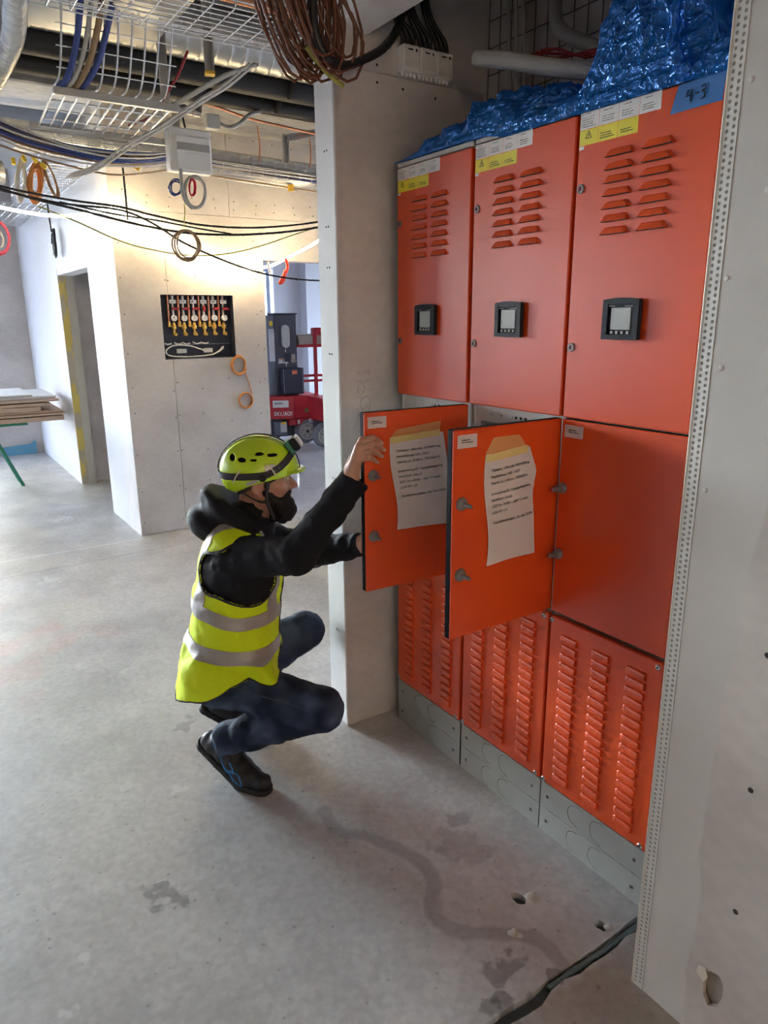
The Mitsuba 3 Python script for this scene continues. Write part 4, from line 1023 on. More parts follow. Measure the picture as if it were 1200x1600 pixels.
def ribbon(pts, nrm, w, th):
    p = np.array(pts); n_ = np.array(nrm); t = np.gradient(p, axis=0); t /= np.linalg.norm(t, axis=1, keepdims=True)
    b = np.cross(n_, t); b /= np.linalg.norm(b, axis=1, keepdims=True)
    ring = [p + b * w / 2, p + b * w / 2 + n_ * th, p - b * w / 2 + n_ * th, p - b * w / 2]
    V = np.stack(ring, 1).reshape(-1, 3); F = []
    for i in range(len(p) - 1):
        for k in range(4):
            l = (k + 1) % 4
            F += [[4 * i + k, 4 * i + 4 + k, 4 * i + 4 + l], [4 * i + k, 4 * i + 4 + l, 4 * i + l]]
    F += [[0, 1, 2], [0, 2, 3]]; e = 4 * (len(p) - 1); F += [[e, e + 2, e + 1], [e, e + 3, e + 2]]
    m = trimesh.Trimesh(V, F, process=False); m.fix_normals(); return m
def shell_ring(z_of_x, off=0.003, n=72):
    P, N = [], []
    for a in np.linspace(0, 2 * np.pi, n):
        x0 = math.cos(a); z = z_of_x(HC[0] + HR[0] * x0)
        k = math.sqrt(max(1e-4, 1 - ((z - HC[2]) / HR[2]) ** 2))
        q = np.array([HC[0] + HR[0] * k * math.cos(a), HR[1] * k * math.sin(a), z])
        n_ = unit((q - HC) / HR ** 2)
        P.append(q + off * n_); N.append(n_)
    return P, N
P_, N_ = shell_ring(lambda x: np.interp(x, [-0.15, 0.02, 0.07, 0.14], [0.022, 0.034, 0.058, 0.105]))
plain('mat_strap', (0.035, 0.034, 0.038), 0.8)
hl = part(worker, 'headlamp', at(ribbon(P_, N_, 0.024, 0.003), MH), 'mat_strap', 30, label='headlamp on a dark strap round the helmet')
P_, N_ = [], []
for a in np.linspace(-0.15, math.pi * 0.98, 40):
    q = np.array([HC[0] + HR[0] * math.cos(a), 0, HC[2] + HR[2] * math.sin(a)]); 
    if q[2] < 0.02 and q[0] < 0: continue
    n_ = unit((q - HC) / HR ** 2); P_.append(q + 0.004 * n_); N_.append(n_)
part(hl, 'top_strap', at(ribbon(P_, N_, 0.022, 0.003), MH), 'mat_strap', 30)
lampc, lampn = np.array([0.102, -0.030, 0.118]), unit([0.80, -0.12, 0.59])
ML_ = MH @ frame(lampc, unit(np.cross([0, 1.0, 0], lampn)), [0, 1.0, 0])   # z = out of the lamp
part(hl, 'lamp_base', at(box(-0.026, 0.026, -0.034, 0.034, -0.006, 0.012, 0.004), ML_), plain('mat_lamp_green', (0.02, 0.16, 0.09), 0.4), 30, label='green base plate')
part(hl, 'lamp_body', at(box(-0.024, 0.024, -0.032, 0.032, 0.012, 0.036, 0.005), ML_), 'mat_meter', 30)
part(hl, 'lamp_lens', at(box(-0.022, 0.022, -0.030, 0.030, 0.036, 0.048, 0.006), ML_), plain('mat_lens', (0.72, 0.74, 0.70), 0.15), 30, label='pale lens')
# clip disc, reflective stickers, strap clips
q, n_ = on_shell(0.010, 0.026, -1, 0.003)
part(hk, 'ear_clip', at(cyl(q, q + 0.008 * n_, 0.0125, 18), MH), 'mat_meter', 30)
q2, n2 = on_shell(0.010, 0.026, 1, 0.003)
part(hk, 'ear_clip', at(cyl(q2, q2 + 0.008 * n2, 0.0125, 18), MH), 'mat_meter', 30)
def shell_strip(pts, w, off=0.0025, s=-1):
    P, N = zip(*[on_shell(x, z, s, off) for x, z in spline(pts, 6)])
    return at(ribbon(P, N, w, 0.0012), MH)
plain('mat_reflex', (0.42, 0.42, 0.40), 0.35, 0.3)
part(hk, 'reflective_sticker', shell_strip([(0.02, 0.052), (0.045, 0.062), (0.068, 0.046)], 0.018, 0.0045), 'mat_reflex')
part(hk, 'reflective_sticker', shell_strip([(-0.045, 0.003), (-0.015, 0.014), (0.0, 0.028)], 0.012, 0.003), 'mat_reflex')
part(hk, 'strap_clip', shell_strip([(-0.088, 0.006), (-0.078, 0.03), (-0.062, 0.05)], 0.005, 0.007), plain('mat_clip', (0.55, 0.52, 0.42), 0.4))
part(hk, 'strap_clip', shell_strip([(0.018, 0.07), (0.04, 0.055), (0.055, 0.03)], 0.005, 0.007), 'mat_clip')
# visor: a clear eye shield hanging from the brim
vs = [];
for zz in (0.028, 0.005, -0.018, -0.036):
    for a in np.linspace(-1.15, 1.15, 21):
        vs.append((0.020 + (0.118 - 0.10 * (0.03 - zz) * 0.3) * math.cos(a), 0.096 * math.sin(a), zz - 0.010 * math.cos(3 * a) * (zz < -0.03)))
F_ = [[r * 21 + k, r * 21 + k + 1, (r + 1) * 21 + k + 1] for r in range(3) for k in range(20)] + [[r * 21 + k, (r + 1) * 21 + k + 1, (r + 1) * 21 + k] for r in range(3) for k in range(20)]
part(hk, 'eye_shield', at(trimesh.Trimesh(np.array(vs), np.array(F_), process=False), MH), bsdf('mat_visor', {'type': 'thindielectric', 'int_ior': 1.3}, False), True, label='clear eye shield under the brim')
# chin strap
chin = [(0.030, -0.092, 0.015), (0.024, -0.088, -0.02), (0.020, -0.083, -0.06), (0.030, -0.066, -0.10), (0.045, -0.030, -0.150), (0.045, 0.030, -0.150), (0.030, 0.066, -0.10), (0.020, 0.083, -0.06), (0.030, 0.092, 0.015)]
ps = spline(chin, 6); ns = np.array([unit([0.1, q[1], min(q[2] + 0.04, 0) * 0.5]) for q in ps])
part(hk, 'chin_strap', at(ribbon(ps, ns, 0.015, 0.0025), MH), 'mat_strap', 30)
ps = spline([(-0.075, -0.075, -0.02), (-0.045, -0.083, -0.045), (-0.01, -0.083, -0.066), (0.024, -0.08, -0.072)], 6)
part(hk, 'chin_strap', at(ribbon(ps, np.array([unit([-0.2, q[1], 0]) for q in ps]), 0.010, 0.0025), MH), 'mat_strap', 30)
# --- safety shoes
def shoe_frame(ankle, ball):
    f_ = ball - ankle; f_[2] = f_[2] + 0.055
    x = unit(f_); y = unit(np.cross([0, 0, 1.0], x)); z = np.cross(x, y)
    M = np.eye(4); M[:3, 0], M[:3, 1], M[:3, 2] = x, y, z
    return M
def make_shoe(ankle, ball, toe_dir, heel):
    """Upper and sole: heel raised, sole bent at the ball."""
    A, B = np.array(ankle), np.array(ball); Hl = np.array(heel); td = unit(toe_dir)
    Bt = np.array([B[0], B[1], 0.010]); toe = Bt + td * 0.075
    side = unit(np.cross([0, 0, 1.0], unit((Bt - Hl) * [1, 1, 0])))
    upd = unit(np.cross(unit(Bt - Hl), side)); upd = upd if upd[2] > 0 else -upd
    def sole(p):
        def pad(a, b, ra, rb, up, th):
            a, b = np.array(a), np.array(b); d = b - a; L = np.linalg.norm(d); d = d / L
            s_ = side; u_ = up
            q = p - a; tx = q @ d; ty = q @ s_; tz = q @ u_
            t = np.clip(tx / L, 0, 1); r = ra + (rb - ra) * t
            dx = np.where(tx < 0, -tx, np.where(tx > L, tx - L, 0.0))
            return np.maximum(np.sqrt(dx ** 2 + ty ** 2) - r, np.abs(tz) - th)
        return unite([pad(Hl, Bt, 0.036, 0.047, upd, 0.014), pad(Bt, toe, 0.047, 0.040, np.array([0, 0, 1.0]), 0.010 + 0.004)], 0.012)
    def upper(p):
        o = 0.028
        d = unite([cone(p, Hl + upd * 0.035 + 0.012 * unit(Bt - Hl), Bt + [0, 0, 0.036], 0.036, 0.040), cone(p, Bt + [0, 0, 0.030], toe + [0, 0, 0.026], 0.041, 0.034),
                   cone(p, Hl + upd * 0.045 + 0.03 * unit(Bt - Hl), A + 0.015 * upd, 0.036, 0.046), cone(p, A + 0.0 * upd, Bt + [0, 0, 0.04], 0.044, 0.036)], 0.025)
        return d + 0.0015 * np.sin(130 * (p @ unit(Bt - Hl)))
    lo, hi = np.minimum.reduce([Hl, Bt, toe, A]) - 0.09, np.maximum.reduce([Hl, Bt, toe, A]) + 0.09
    lo[2] = max(lo[2], -0.03)
    s_ = surface_net(lambda p: smax(sole(p), 0.0005 - p[:, 2], 0.002), lo, hi, 0.005)
    u_ = surface_net(lambda p: smax(upper(p), 0.012 - p[:, 2], 0.003), lo, hi, 0.005)
    return relax(clean(u_), 2), relax(clean(s_), 2), upper, side, upd, Hl, Bt, toe
plain('mat_shoe', (0.014, 0.014, 0.016), 0.55); plain('mat_sole', (0.010, 0.010, 0.011), 0.7); plain('mat_shoe_blue', (0.02, 0.17, 0.42), 0.5)
rt = make_shoe(J['r_ankle'], J['r_ball'], (0.46, -0.88, 0), (0.752, 2.395, 0.105))
lt = make_shoe(J['l_ankle'], J['l_ball'], (0.80, -0.60, 0), (0.848, 2.640, 0.108))
for sh in (rt, lt):
    up_, so_, fn_, side, upd, Hl, Bt, toe = sh
    k = part(worker, 'shoe', up_, 'mat_shoe', True, label='black safety shoe with blue marks' if sh is rt else 'black safety shoe')
    part(k, 'sole', so_, 'mat_sole', True)
    if sh is rt:
        ax = unit(Bt - Hl); L = np.linalg.norm(Bt - Hl)
        def P2(u, v): return Hl + ax * u * L + upd * v - side * 0.06 * (1 if side @ np.array([0.49, 0.87, 0]) > 0 else -1)
        for pl in ([(0.42, 0.075), (0.62, 0.012), (1.05, 0.012)], [(0.55, 0.03), (1.05, 0.012), (0.88, 0.060), (0.70, 0.034)], [(0.66, 0.075), (0.78, 0.045)], [(0.20, 0.085), (0.36, 0.070)]):
            pts_ = on_sdf(fn_, np.array([P2(*q) for q in spline(pl, 4)]))
            part(k, 'blue_mark', tube(pts_, 0.0036, 6), 'mat_shoe_blue', True)
    # laces
    for i in range(4):
        c_ = 0.25 * i
        base = np.array(J['r_ankle'] if sh is rt else J['l_ankle']) * (1 - 0.2 - 0.2 * i) + (Bt + np.array([0, 0, 0.05])) * (0.2 + 0.2 * i) + np.array([0, 0, 0.06])
        pts_ = on_sdf(fn_, np.array([base + side * o for o in np.linspace(-0.025, 0.025, 6)]))
        part(k, 'lace', tube(pts_, 0.003, 5), 'mat_strap', True)

# ---------------------------------------------------------------- notices, tape and plastic on the cabinets
plain('mat_paper', (0.66, 0.60, 0.57), 0.7, spec=0.2)
plain('mat_masking', (0.70, 0.56, 0.22), 0.6); plain('mat_masking_door', (0.64, 0.30, 0.11), 0.6)
def curl(m, f):
    m.vertices = np.column_stack([m.vertices[:, :2], m.vertices[:, 2] + f(m.vertices[:, 0], m.vertices[:, 1])]); return m
def grid_sheet(poly_fn, nx, ny):
    """poly_fn(s, t) -> (u, v); a thin sheet of nx x ny cells."""
    s, t = np.meshgrid(np.linspace(0, 1, nx + 1), np.linspace(0, 1, ny + 1), indexing='ij')
    P = np.array([poly_fn(a, b) for a, b in zip(s.ravel(), t.ravel())])
    V = np.column_stack([P, np.zeros(len(P))]); i = np.arange(nx)[:, None] * (ny + 1) + np.arange(ny)[None]; i = i.ravel()
    F = np.vstack([np.stack([i, i + ny + 1, i + ny + 2], 1), np.stack([i, i + ny + 2, i + 1], 1)])
    return trimesh.Trimesh(V, F, process=False)
TXT = [['Tilhører: Wicotec Kirkebjerg,', 'Roskildevej 338, 2630', 'Taastrup. CVR nr. 73585511', '', 'Leverance El-Tavleentreprise,', 'nummer J621', '233214-%s - MIT IT-tavle', 'C.10-09-%s', '', 'Produktionsdato: 26-06-2024'], ('4000', '19'), ('5000', '20')]
# door-local metres (u from the free edge, v from the door's bottom): corners tl, tr, br, bl and tape
D1 = [(0.092, 0.508), (0.305, 0.512), (0.338, 0.192), (0.118, 0.198)]
D2 = [(0.110, 0.516), (0.285, 0.528), (0.300, 0.210), (0.125, 0.195)]
for c, Q in ((0, D1), (1, D2)):
    tl, tr, br, bl = [np.array(q) for q in Q]
    wave = (lambda u, v: 0.0016 + 0.004 * np.sin(9 * v + 20 * u) ** 2 + 0.020 * np.clip((0.30 - v) / 0.12, 0, 1) ** 2 * (1 if c == 1 else 0.5) * (0.4 + 0.6 * np.cos(u * 14 + 1))) 
    def pf(s, t, tl=tl, tr=tr, br=br, bl=bl, c=c):
        l = tl * t + bl * (1 - t); r = tr * t + br * (1 - t)
        side = 0.010 * math.sin(math.pi * t * (1.3 if c else 1.1) + 0.4)
        r = r + np.array([side, 0.0]); l = l + np.array([0.006 * math.sin(math.pi * t * 2), 0])
        if c == 1: r = r + np.array([0.022 * max(0, 1 - abs(t - 0.78) / 0.22), -0.004])
        return l * (1 - s) + r * s
    key = thing('notice_sheet', ('white printed notice taped to the open door that the worker holds', 'white printed notice taped to the open middle door, lower corner curling off')[c], 'notice', 'printed notices taped to the open doors')
    Md = MARK_DOOR[c]
    sheet = curl(grid_sheet(pf, 16, 22), wave)
    part(key, 'sheet', sheet, 'mat_paper', True, M=Md)
    lean = (tr - tl) / np.linalg.norm(tr - tl)
    h = 0.0070; y = 0.050
    cx_ = [0.018, 0.018, 0.018, 0, 0.020, 0.020, 0.022, 0.022, 0, 0.027]
    for i, ln in enumerate(TXT[0]):
        if ln:
            if i == 6: ln = ln % TXT[1 + c][0]
            if i == 7: ln = ln % TXT[1 + c][1]
            m = text(ln, h, 0.0003, True)
            wdt = m.bounds[1][0]
            k = (0.180 if c == 0 else 0.150) * min(1.0, {0: 0.98, 1: 0.72, 2: 0.95, 4: 1.05, 5: 0.5, 6: 0.92, 7: 0.38, 9: 1.06}[i]) / wdt
            m.apply_scale([k, 1, 1])
            m = m.subdivide_to_size(0.03) if False else m
            R = np.eye(4); R[:2, 0] = lean; R[:2, 1] = [-lean[1], lean[0]]
            o = tl + lean * cx_[i] + (bl - tl) / np.linalg.norm(bl - tl) * y
            R[:2, 3] = o
            m.apply_transform(R); curl(m, lambda u, v: wave(u, v) + 0.0005)
            part(key, 'print_line', m, 'mat_ink', M=Md)
        y += 0.0185 if ln else 0.012
    # masking tape across the top of the sheet and onto the door
    if c == 0:
        on_door = [(0.118, 0.532), (0.292, 0.548), (0.286, 0.516), (0.095, 0.508)]; band = [(0.092, 0.510), (0.285, 0.520), (0.284, 0.500), (0.093, 0.488)]
    else:
        on_door = [(0.138, 0.562), (0.235, 0.562), (0.262, 0.528), (0.110, 0.518)]; band = [(0.110, 0.518), (0.268, 0.530), (0.266, 0.508), (0.111, 0.496)]
    part(key, 'tape', curl(plate(sg.Polygon(on_door), 0.0003), lambda u, v: 0.0007 + 0 * u), 'mat_masking_door', M=Md, label='masking tape on the orange door')
    def pq(s, t, b=band):
        q = [np.array(x) for x in b]; return (q[3] * (1 - s) + q[2] * s) * (1 - t) + (q[0] * (1 - s) + q[1] * s) * t
    part(key, 'tape', curl(grid_sheet(pq, 10, 2), lambda u, v: wave(u, v) + 0.0009), 'mat_masking', True, M=Md, label='yellow masking tape over the paper')
M3 = frame((DOOR, CY[2], 0), (0, -1, 0), (0, 0, 1))
tp = thing('blue_tape', 'blue tape strip hand-marked 4-3 on the top corner of an orange cabinet door', 'tape')
def pt(s, t): 
    a, b, c_, d = [np.array(q) for q in ((0.278, 2.128), (0.408, 2.130), (0.414, 2.193), (0.297, 2.184))]
    return (a * (1 - s) + b * s) * (1 - t) + (d * (1 - s) + c_ * s) * t
part(tp, 'strip', curl(grid_sheet(pt, 14, 6), lambda u, v: 0.0012 + 0.0012 * np.sin(40 * u) * np.sin(60 * v)), plain('mat_blue_tape', (0.03, 0.15, 0.40), 0.6), True, M=M3)
def stroke(pts, r=0.0012): return tube(np.column_stack([np.array(pts), np.full(len(pts), 0.0028)]), r, 5)
h4 = [(0.0, 0.022), (-0.004, 0.008), (0.012, 0.010)]; h4b = [(0.010, 0.020), (0.008, -0.004)]
hm = [(0.020, 0.010), (0.028, 0.010)]; h3 = [(0.033, 0.020), (0.041, 0.023), (0.043, 0.016), (0.036, 0.012), (0.043, 0.008), (0.041, -0.002), (0.033, -0.004)]
part(tp, 'handwriting', shift(cat_([stroke(q) for q in (h4, h4b, hm, spline(h3, 4))]), 0.322, 2.148, 0), 'mat_ink', M=M3)
# blue plastic film bunched up on the cabinets
rsn = np.random.RandomState(7)
def film():
    nu, nv = 300, 150
    U, Vv = np.meshgrid(np.linspace(0, 1, nu), np.linspace(0, 1, nv), indexing='ij')
    Y = 2.30 - U * 1.275
    h = np.interp(Y, [1.02, 1.06, 1.11, 1.17, 1.25, 1.33, 1.40, 1.46, 1.53, 1.65, 1.78, 1.88, 1.98, 2.08, 2.18, 2.26, 2.31], [0.07, 0.12, 0.36, 0.52, 0.50, 0.38, 0.26, 0.10, 0.10, 0.125, 0.145, 0.135, 0.105, 0.075, 0.042, 0.02, 0.012])
    xf = np.interp(Y, [1.02, 1.2, 1.45, 1.9, 2.3], [1.556, 1.556, 1.557, 1.560, 1.566])
    a = np.pi * Vv
    depth = np.interp(Y, [1.0, 1.2, 1.45, 1.6, 1.9, 2.3], [0.12, 0.17, 0.15, 0.16, 0.17, 0.10])
    X = xf + depth * (1 - np.cos(a)) 
    Z = np.interp(Y, [1.0, 1.72, 1.80, 2.3], [2.186, 2.186, 2.204, 2.207]) + h * np.sin(a) ** 0.75
    P = np.stack([X, Y, Z], -1)
    q = P.reshape(-1, 3)
    w = q + 0.05 * (np.stack([meshkit.noise(q * 7, 31), meshkit.noise(q * 7, 32), meshkit.noise(q * 7, 33)], -1) - 0.5) + 0.015 * (np.stack([meshkit.noise(q * 22, 34), meshkit.noise(q * 22, 35), meshkit.noise(q * 22, 36)], -1) - 0.5)
    amp = np.clip(np.sin(a) * 1.4, 0, 1).ravel() * np.interp(Y.ravel(), [1.0, 1.3, 1.45, 2.0, 2.3], [1.0, 1.1, 0.9, 0.8, 0.3])
    d = np.zeros(len(q)); dy = np.zeros(len(q)); fr = np.random.RandomState(12)
    for k in range(24):                       # creases: folded planes in many directions
        e = unit(fr.normal(0, 1, 3) * [0.8, 1.0, 0.7]); lam = 0.016 * 1.13 ** k if k < 18 else 0.06 + 0.1 * fr.rand()
        ph = fr.rand(); t = np.abs((w @ e / lam + ph) % 1.0 - 0.5) * 2
        gate = np.clip((meshkit.noise(q * 9, 50 + k) - 0.42) * 6, 0, 1)
        d += gate * lam * 0.17 * (t - 0.5); dy += gate * lam * 0.06 * (t - 0.5) * fr.choice([-1, 1])
    d += np.interp(Y.ravel(), [1.0, 1.38, 1.46, 3], [1, 1, 0, 0]) * 0.030 * ((1 - np.abs(2 * meshkit.noise(w * [20, 24, 3.0], 77) - 1)) ** 2 - 0.4)   # hanging folds of the tall part
    n_ = np.stack([-np.cos(a), 0 * a, np.sin(a)], -1).reshape(-1, 3)
    q = q + (d * amp)[:, None] * n_ + (dy * amp)[:, None] * np.array([0, 1, 0])
    q[:, 0] = np.maximum(q[:, 0], np.where(q[:, 2] < 2.26, 1.5555, 1.515))
    q[:, 2] = np.maximum(q[:, 2], np.where(q[:, 0] > 1.5600, 2.2075, 2.184))
    i = (np.arange(nu - 1)[:, None] * nv + np.arange(nv - 1)[None]).ravel()
    F = np.vstack([np.stack([i, i + nv, i + nv + 1], 1), np.stack([i, i + nv + 1, i + 1], 1)])
    return trimesh.Trimesh(q, F, process=False)
def film_bump(p, n, uv):
    a_ = 1 - dr.abs(2 * noise(p.x * 34 + 3 * noise(p.y * 20, p.z * 20, 1.0), p.y * 34, p.z * 30) - 1)
    b_ = 1 - dr.abs(2 * noise(p.x * 70, p.y * 70 + 3 * noise(p.x * 30, p.z * 30, 4.0), p.z * 62) - 1)
    return a_ * a_ + 0.5 * b_ * b_
scene['mat_film'] = {'type': 'blendbsdf', 'weight': 0.66, 'a': {'type': 'principledthin', 'base_color': rgb(0.01, 0.26, 0.90), 'roughness': 0.10, 'spec_trans': 0.55, 'diff_trans': 0.9, 'eta': 1.5},
                     'b': {'type': 'twosided', 'bsdf': {'type': 'bumpmap', 'arbitrary': proc(film_bump, 1e-3), 'scale': 0.010,
                           'bsdf': {'type': 'principled', 'base_color': rgb(0.010, 0.17, 0.55), 'roughness': 0.10, 'specular': 1.0, 'metallic': 0.45, 'clearcoat': 1.0, 'clearcoat_gloss': 0.93}}}}
fk = thing('plastic_film', 'crumpled blue plastic film heaped along the tops of the orange cabinets', 'plastic film')
part(fk, 'sheet', film(), 'mat_film', True)
fold = []
for y0, x0 in ((1.165, 1.545), (1.185, 1.54)):
    pass
pp = spline([(1.552, 1.120, 2.205), (1.535, 1.150, 2.26), (1.535, 1.150, 2.38), (1.545, 1.160, 2.50), (1.56, 1.17, 2.62)], 8)
part(fk, 'twisted_fold', tube(pp + 0.0015 * rsn.normal(0, 1, pp.shape), np.interp(np.arange(len(pp)), [0, 4, 14, len(pp)], [0.010, 0.014, 0.012, 0.011]) * (1 + 0.15 * np.sin(np.arange(len(pp)) * 1.7)), 7), 'mat_film', 60)
put('switchgear_cabinet__top_cover', box(DOOR + 0.004, DOOR + XB, CY[0] - CW + 0.002, CY[0] - 0.002, Z_TOP - 0.001, Z_TOP + 0.014, 0.002), 'mat_cabinet_grey')
put('switchgear_cabinet_001__top_cover', box(DOOR + 0.004, DOOR + XB, CY[1] - CW + 0.002, CY[1] - 0.002, Z_TOP - 0.001, Z_TOP + 0.014, 0.002), 'mat_cabinet_grey')
put('switchgear_cabinet_002__top_cover', box(DOOR + 0.004, DOOR + XB, CY[2] - CW + 0.002, CY[2] - 0.002, Z_TOP - 0.001, Z_TOP + 0.006, 0.002), 'mat_cabinet_grey')

# ---------------------------------------------------------------- the space above the cabinets
plain('mat_white_box', (0.74, 0.73, 0.71), 0.45); plain('mat_grey_plastic', (0.36, 0.35, 0.33), 0.5); plain('mat_black_cable', (0.012, 0.012, 0.014), 0.4)
for k in range(3):
    x = 1.612 + 0.074 * k
    key = thing('junction_box', ('white junction box on the niche wall nearest the header beam', 'middle one of three white junction boxes on the niche wall', 'white junction box on the niche wall nearest the back wall')[k], 'junction box', 'junction boxes in the niche')
    part(key, 'box', box(x, x + 0.071, YN - 0.052, YN - 0.006, 2.515, 2.600, 0.004), 'mat_white_box', 30)
    part(key, 'lid_rim', box(x + 0.004, x + 0.067, YN - 0.0545, YN - 0.051, 2.530, 2.596, 0.001), 'mat_white_box')
    part(key, 'marking', cat_(box(x + 0.018, x + 0.038, YN - 0.0552, YN - 0.0545, 2.581, 2.586), box(x + 0.050, x + 0.056, YN - 0.0552, YN - 0.0545, 2.579, 2.588)), 'mat_ink')
    for j in range(4):
        part(key, 'nipple', cyl((x + 0.010 + 0.017 * j, YN - 0.03, 2.516), (x + 0.010 + 0.017 * j, YN - 0.03, 2.504), 0.007, 10, 0.005), 'mat_white_box', 30)
    for j in range(3):
        a = np.array([x + 0.014 + 0.022 * j, YN - 0.03, 2.600])
        single('power_cable', tube(spline([a, a + [-0.01, 0, 0.04], a + [-0.06 - 0.01 * j, 0.0, 0.12], a + [-0.10, 0.01, 0.30], a + [-0.11, 0.01, 0.60]], 6), 0.0075, 8), 'mat_black_cable', f'black cable rising from the ' + ('first', 'second', 'third')[k] + ' white junction box of the niche, counted from the header', 'cable', True, f'black cables above junction box {("one", "two", "three")[k]}')
def ribs(pts, r, amp, pitch):
    p = np.asarray(pts); L = np.r_[0, np.cumsum(np.linalg.norm(np.diff(p, axis=0), axis=1))]
    s = np.arange(0, L[-1], pitch / 4); q = np.stack([np.interp(s, L, p[:, k]) for k in range(3)], 1)
    return tube(q, r + amp * np.cos(2 * np.pi * s / pitch), 14)
single('conduit', ribs(spline([(1.76, 2.085, 2.517), (1.752, 1.93, 2.470), (1.75, 1.75, 2.405), (1.752, 1.585, 2.352), (1.78, 1.45, 2.30)], 12), 0.0245, 0.0014, 0.006), 'mat_cabinet_grey', 'light grey corrugated conduit ending above the orange cabinets', 'conduit', True)
for k in range(3):
    single('thin_wire', tube(spline([(1.79, 1.86 - 0.02 * k, 2.475), (1.80, 1.76, 2.44 + 0.012 * k), (1.79, 1.62, 2.42 - 0.008 * k), (1.77, 1.54, 2.405 + 0.012 * k)], 8), 0.004, 6), plain('mat_red_wire', (0.28, 0.02, 0.025), 0.5) if k == 0 else 'mat_red_wire', 'thin red wire lying along the grey corrugated conduit', 'wire', True, 'red wires on the conduit')
single('cable', tube(spline([(1.98, 1.97, 2.95), (1.97, 1.95, 2.72), (1.92, 1.87, 2.57), (1.85, 1.62, 2.42), (1.85, 1.60, 2.30)], 10), 0.022, 10), 'mat_grey_plastic', 'thick dark grey cable dropping behind the heap of blue film', 'cable', True)
for k in range(7):
    o = np.array([0.012 * (k % 3), 0.012 * (k - 3), 0])
    single('data_cable', tube(spline([o + (1.95, 2.12, 3.0), o + (1.95, 2.115, 2.75), o + (1.94, 2.09, 2.56), o + (1.95, 2.08, 2.40)], 6), 0.006, 6), 'mat_grey_plastic', 'one of the pale cables hanging in a bundle against the back of the niche', 'cable', True, 'cable bundle in the niche')
def wire_grid(name, label, O, u, v, nu_, nv_, du, dv, r, mat, group=None, lip=0.0):
    """A flat welded grid: wires along u and v from the corner O, thing with a part per wire."""
    key = thing(name, label, 'cable tray', group)
    O, u, v = np.array(O, float), unit(u), unit(v)
    for i in range(nv_):
        part(key, 'long_wire', tube([O + v * i * dv, O + v * i * dv + u * du * (nu_ - 1)], r, 5), mat)
    for j in range(nu_):
        part(key, 'cross_wire', tube([O + u * j * du, O + u * j * du + v * dv * (nv_ - 1)], r, 5), mat)
    return key
wire_grid('wire_mesh', 'upright wire mesh on the back wall above the cabinets', (2.012, 2.32, 2.20), (0, -1, 0), (0, 0, 1), 22, 10, 0.06, 0.09, 0.0022, plain('mat_dull_wire', (0.16, 0.15, 0.14), 0.5, 0.5))
wire_grid('wire_tray', 'wire cable tray running above the niche near the back wall', (1.80, 1.70, 2.66), (0.25, -1, 0.0), (1, 0.25, 0), 10, 5, 0.08, 0.05, 0.0025, 'mat_dull_wire')

# ---------------------------------------------------------------- the corridor beyond: manifold cabinet, coils, lifts, boards
plain('mat_brass', (0.85, 0.55, 0.13), 0.3, 0.65); plain('mat_copper', (0.72, 0.33, 0.18), 0.35, 0.9); plain('mat_navy', (0.030, 0.034, 0.058), 0.5); plain('mat_red_plastic', (0.42, 0.03, 0.04), 0.4)
plain('mat_gauge', (0.66, 0.68, 0.70), 0.3); plain('mat_nickel', (0.55, 0.52, 0.48), 0.35, 0.8)
YB_ = YFAR + 0.11
mk = thing('manifold_cabinet', 'dark recessed cabinet with six brass heating valves in the far wall', 'heating manifold')
part(mk, 'back_plate', box(BX0, BX1, YB_ - 0.002, YB_, BZ0, BZ1), 'mat_navy')
part(mk, 'side_wall', cat_(box(BX0, BX0 + 0.003, YFAR - 0.001, YB_, BZ0, BZ1), box(BX1 - 0.003, BX1, YFAR - 0.001, YB_, BZ0, BZ1), box(BX0, BX1, YFAR - 0.001, YB_, BZ0, BZ0 + 0.003), box(BX0, BX1, YFAR - 0.001, YB_, BZ1 - 0.003, BZ1)), 'mat_navy')
part(mk, 'divider', box(BX0 + 0.02, BX1, YB_ - 0.012, YB_ - 0.002, 1.485, 1.490), plain('mat_grey_edge', (0.3, 0.31, 0.34), 0.5))
yv = YFAR + 0.06
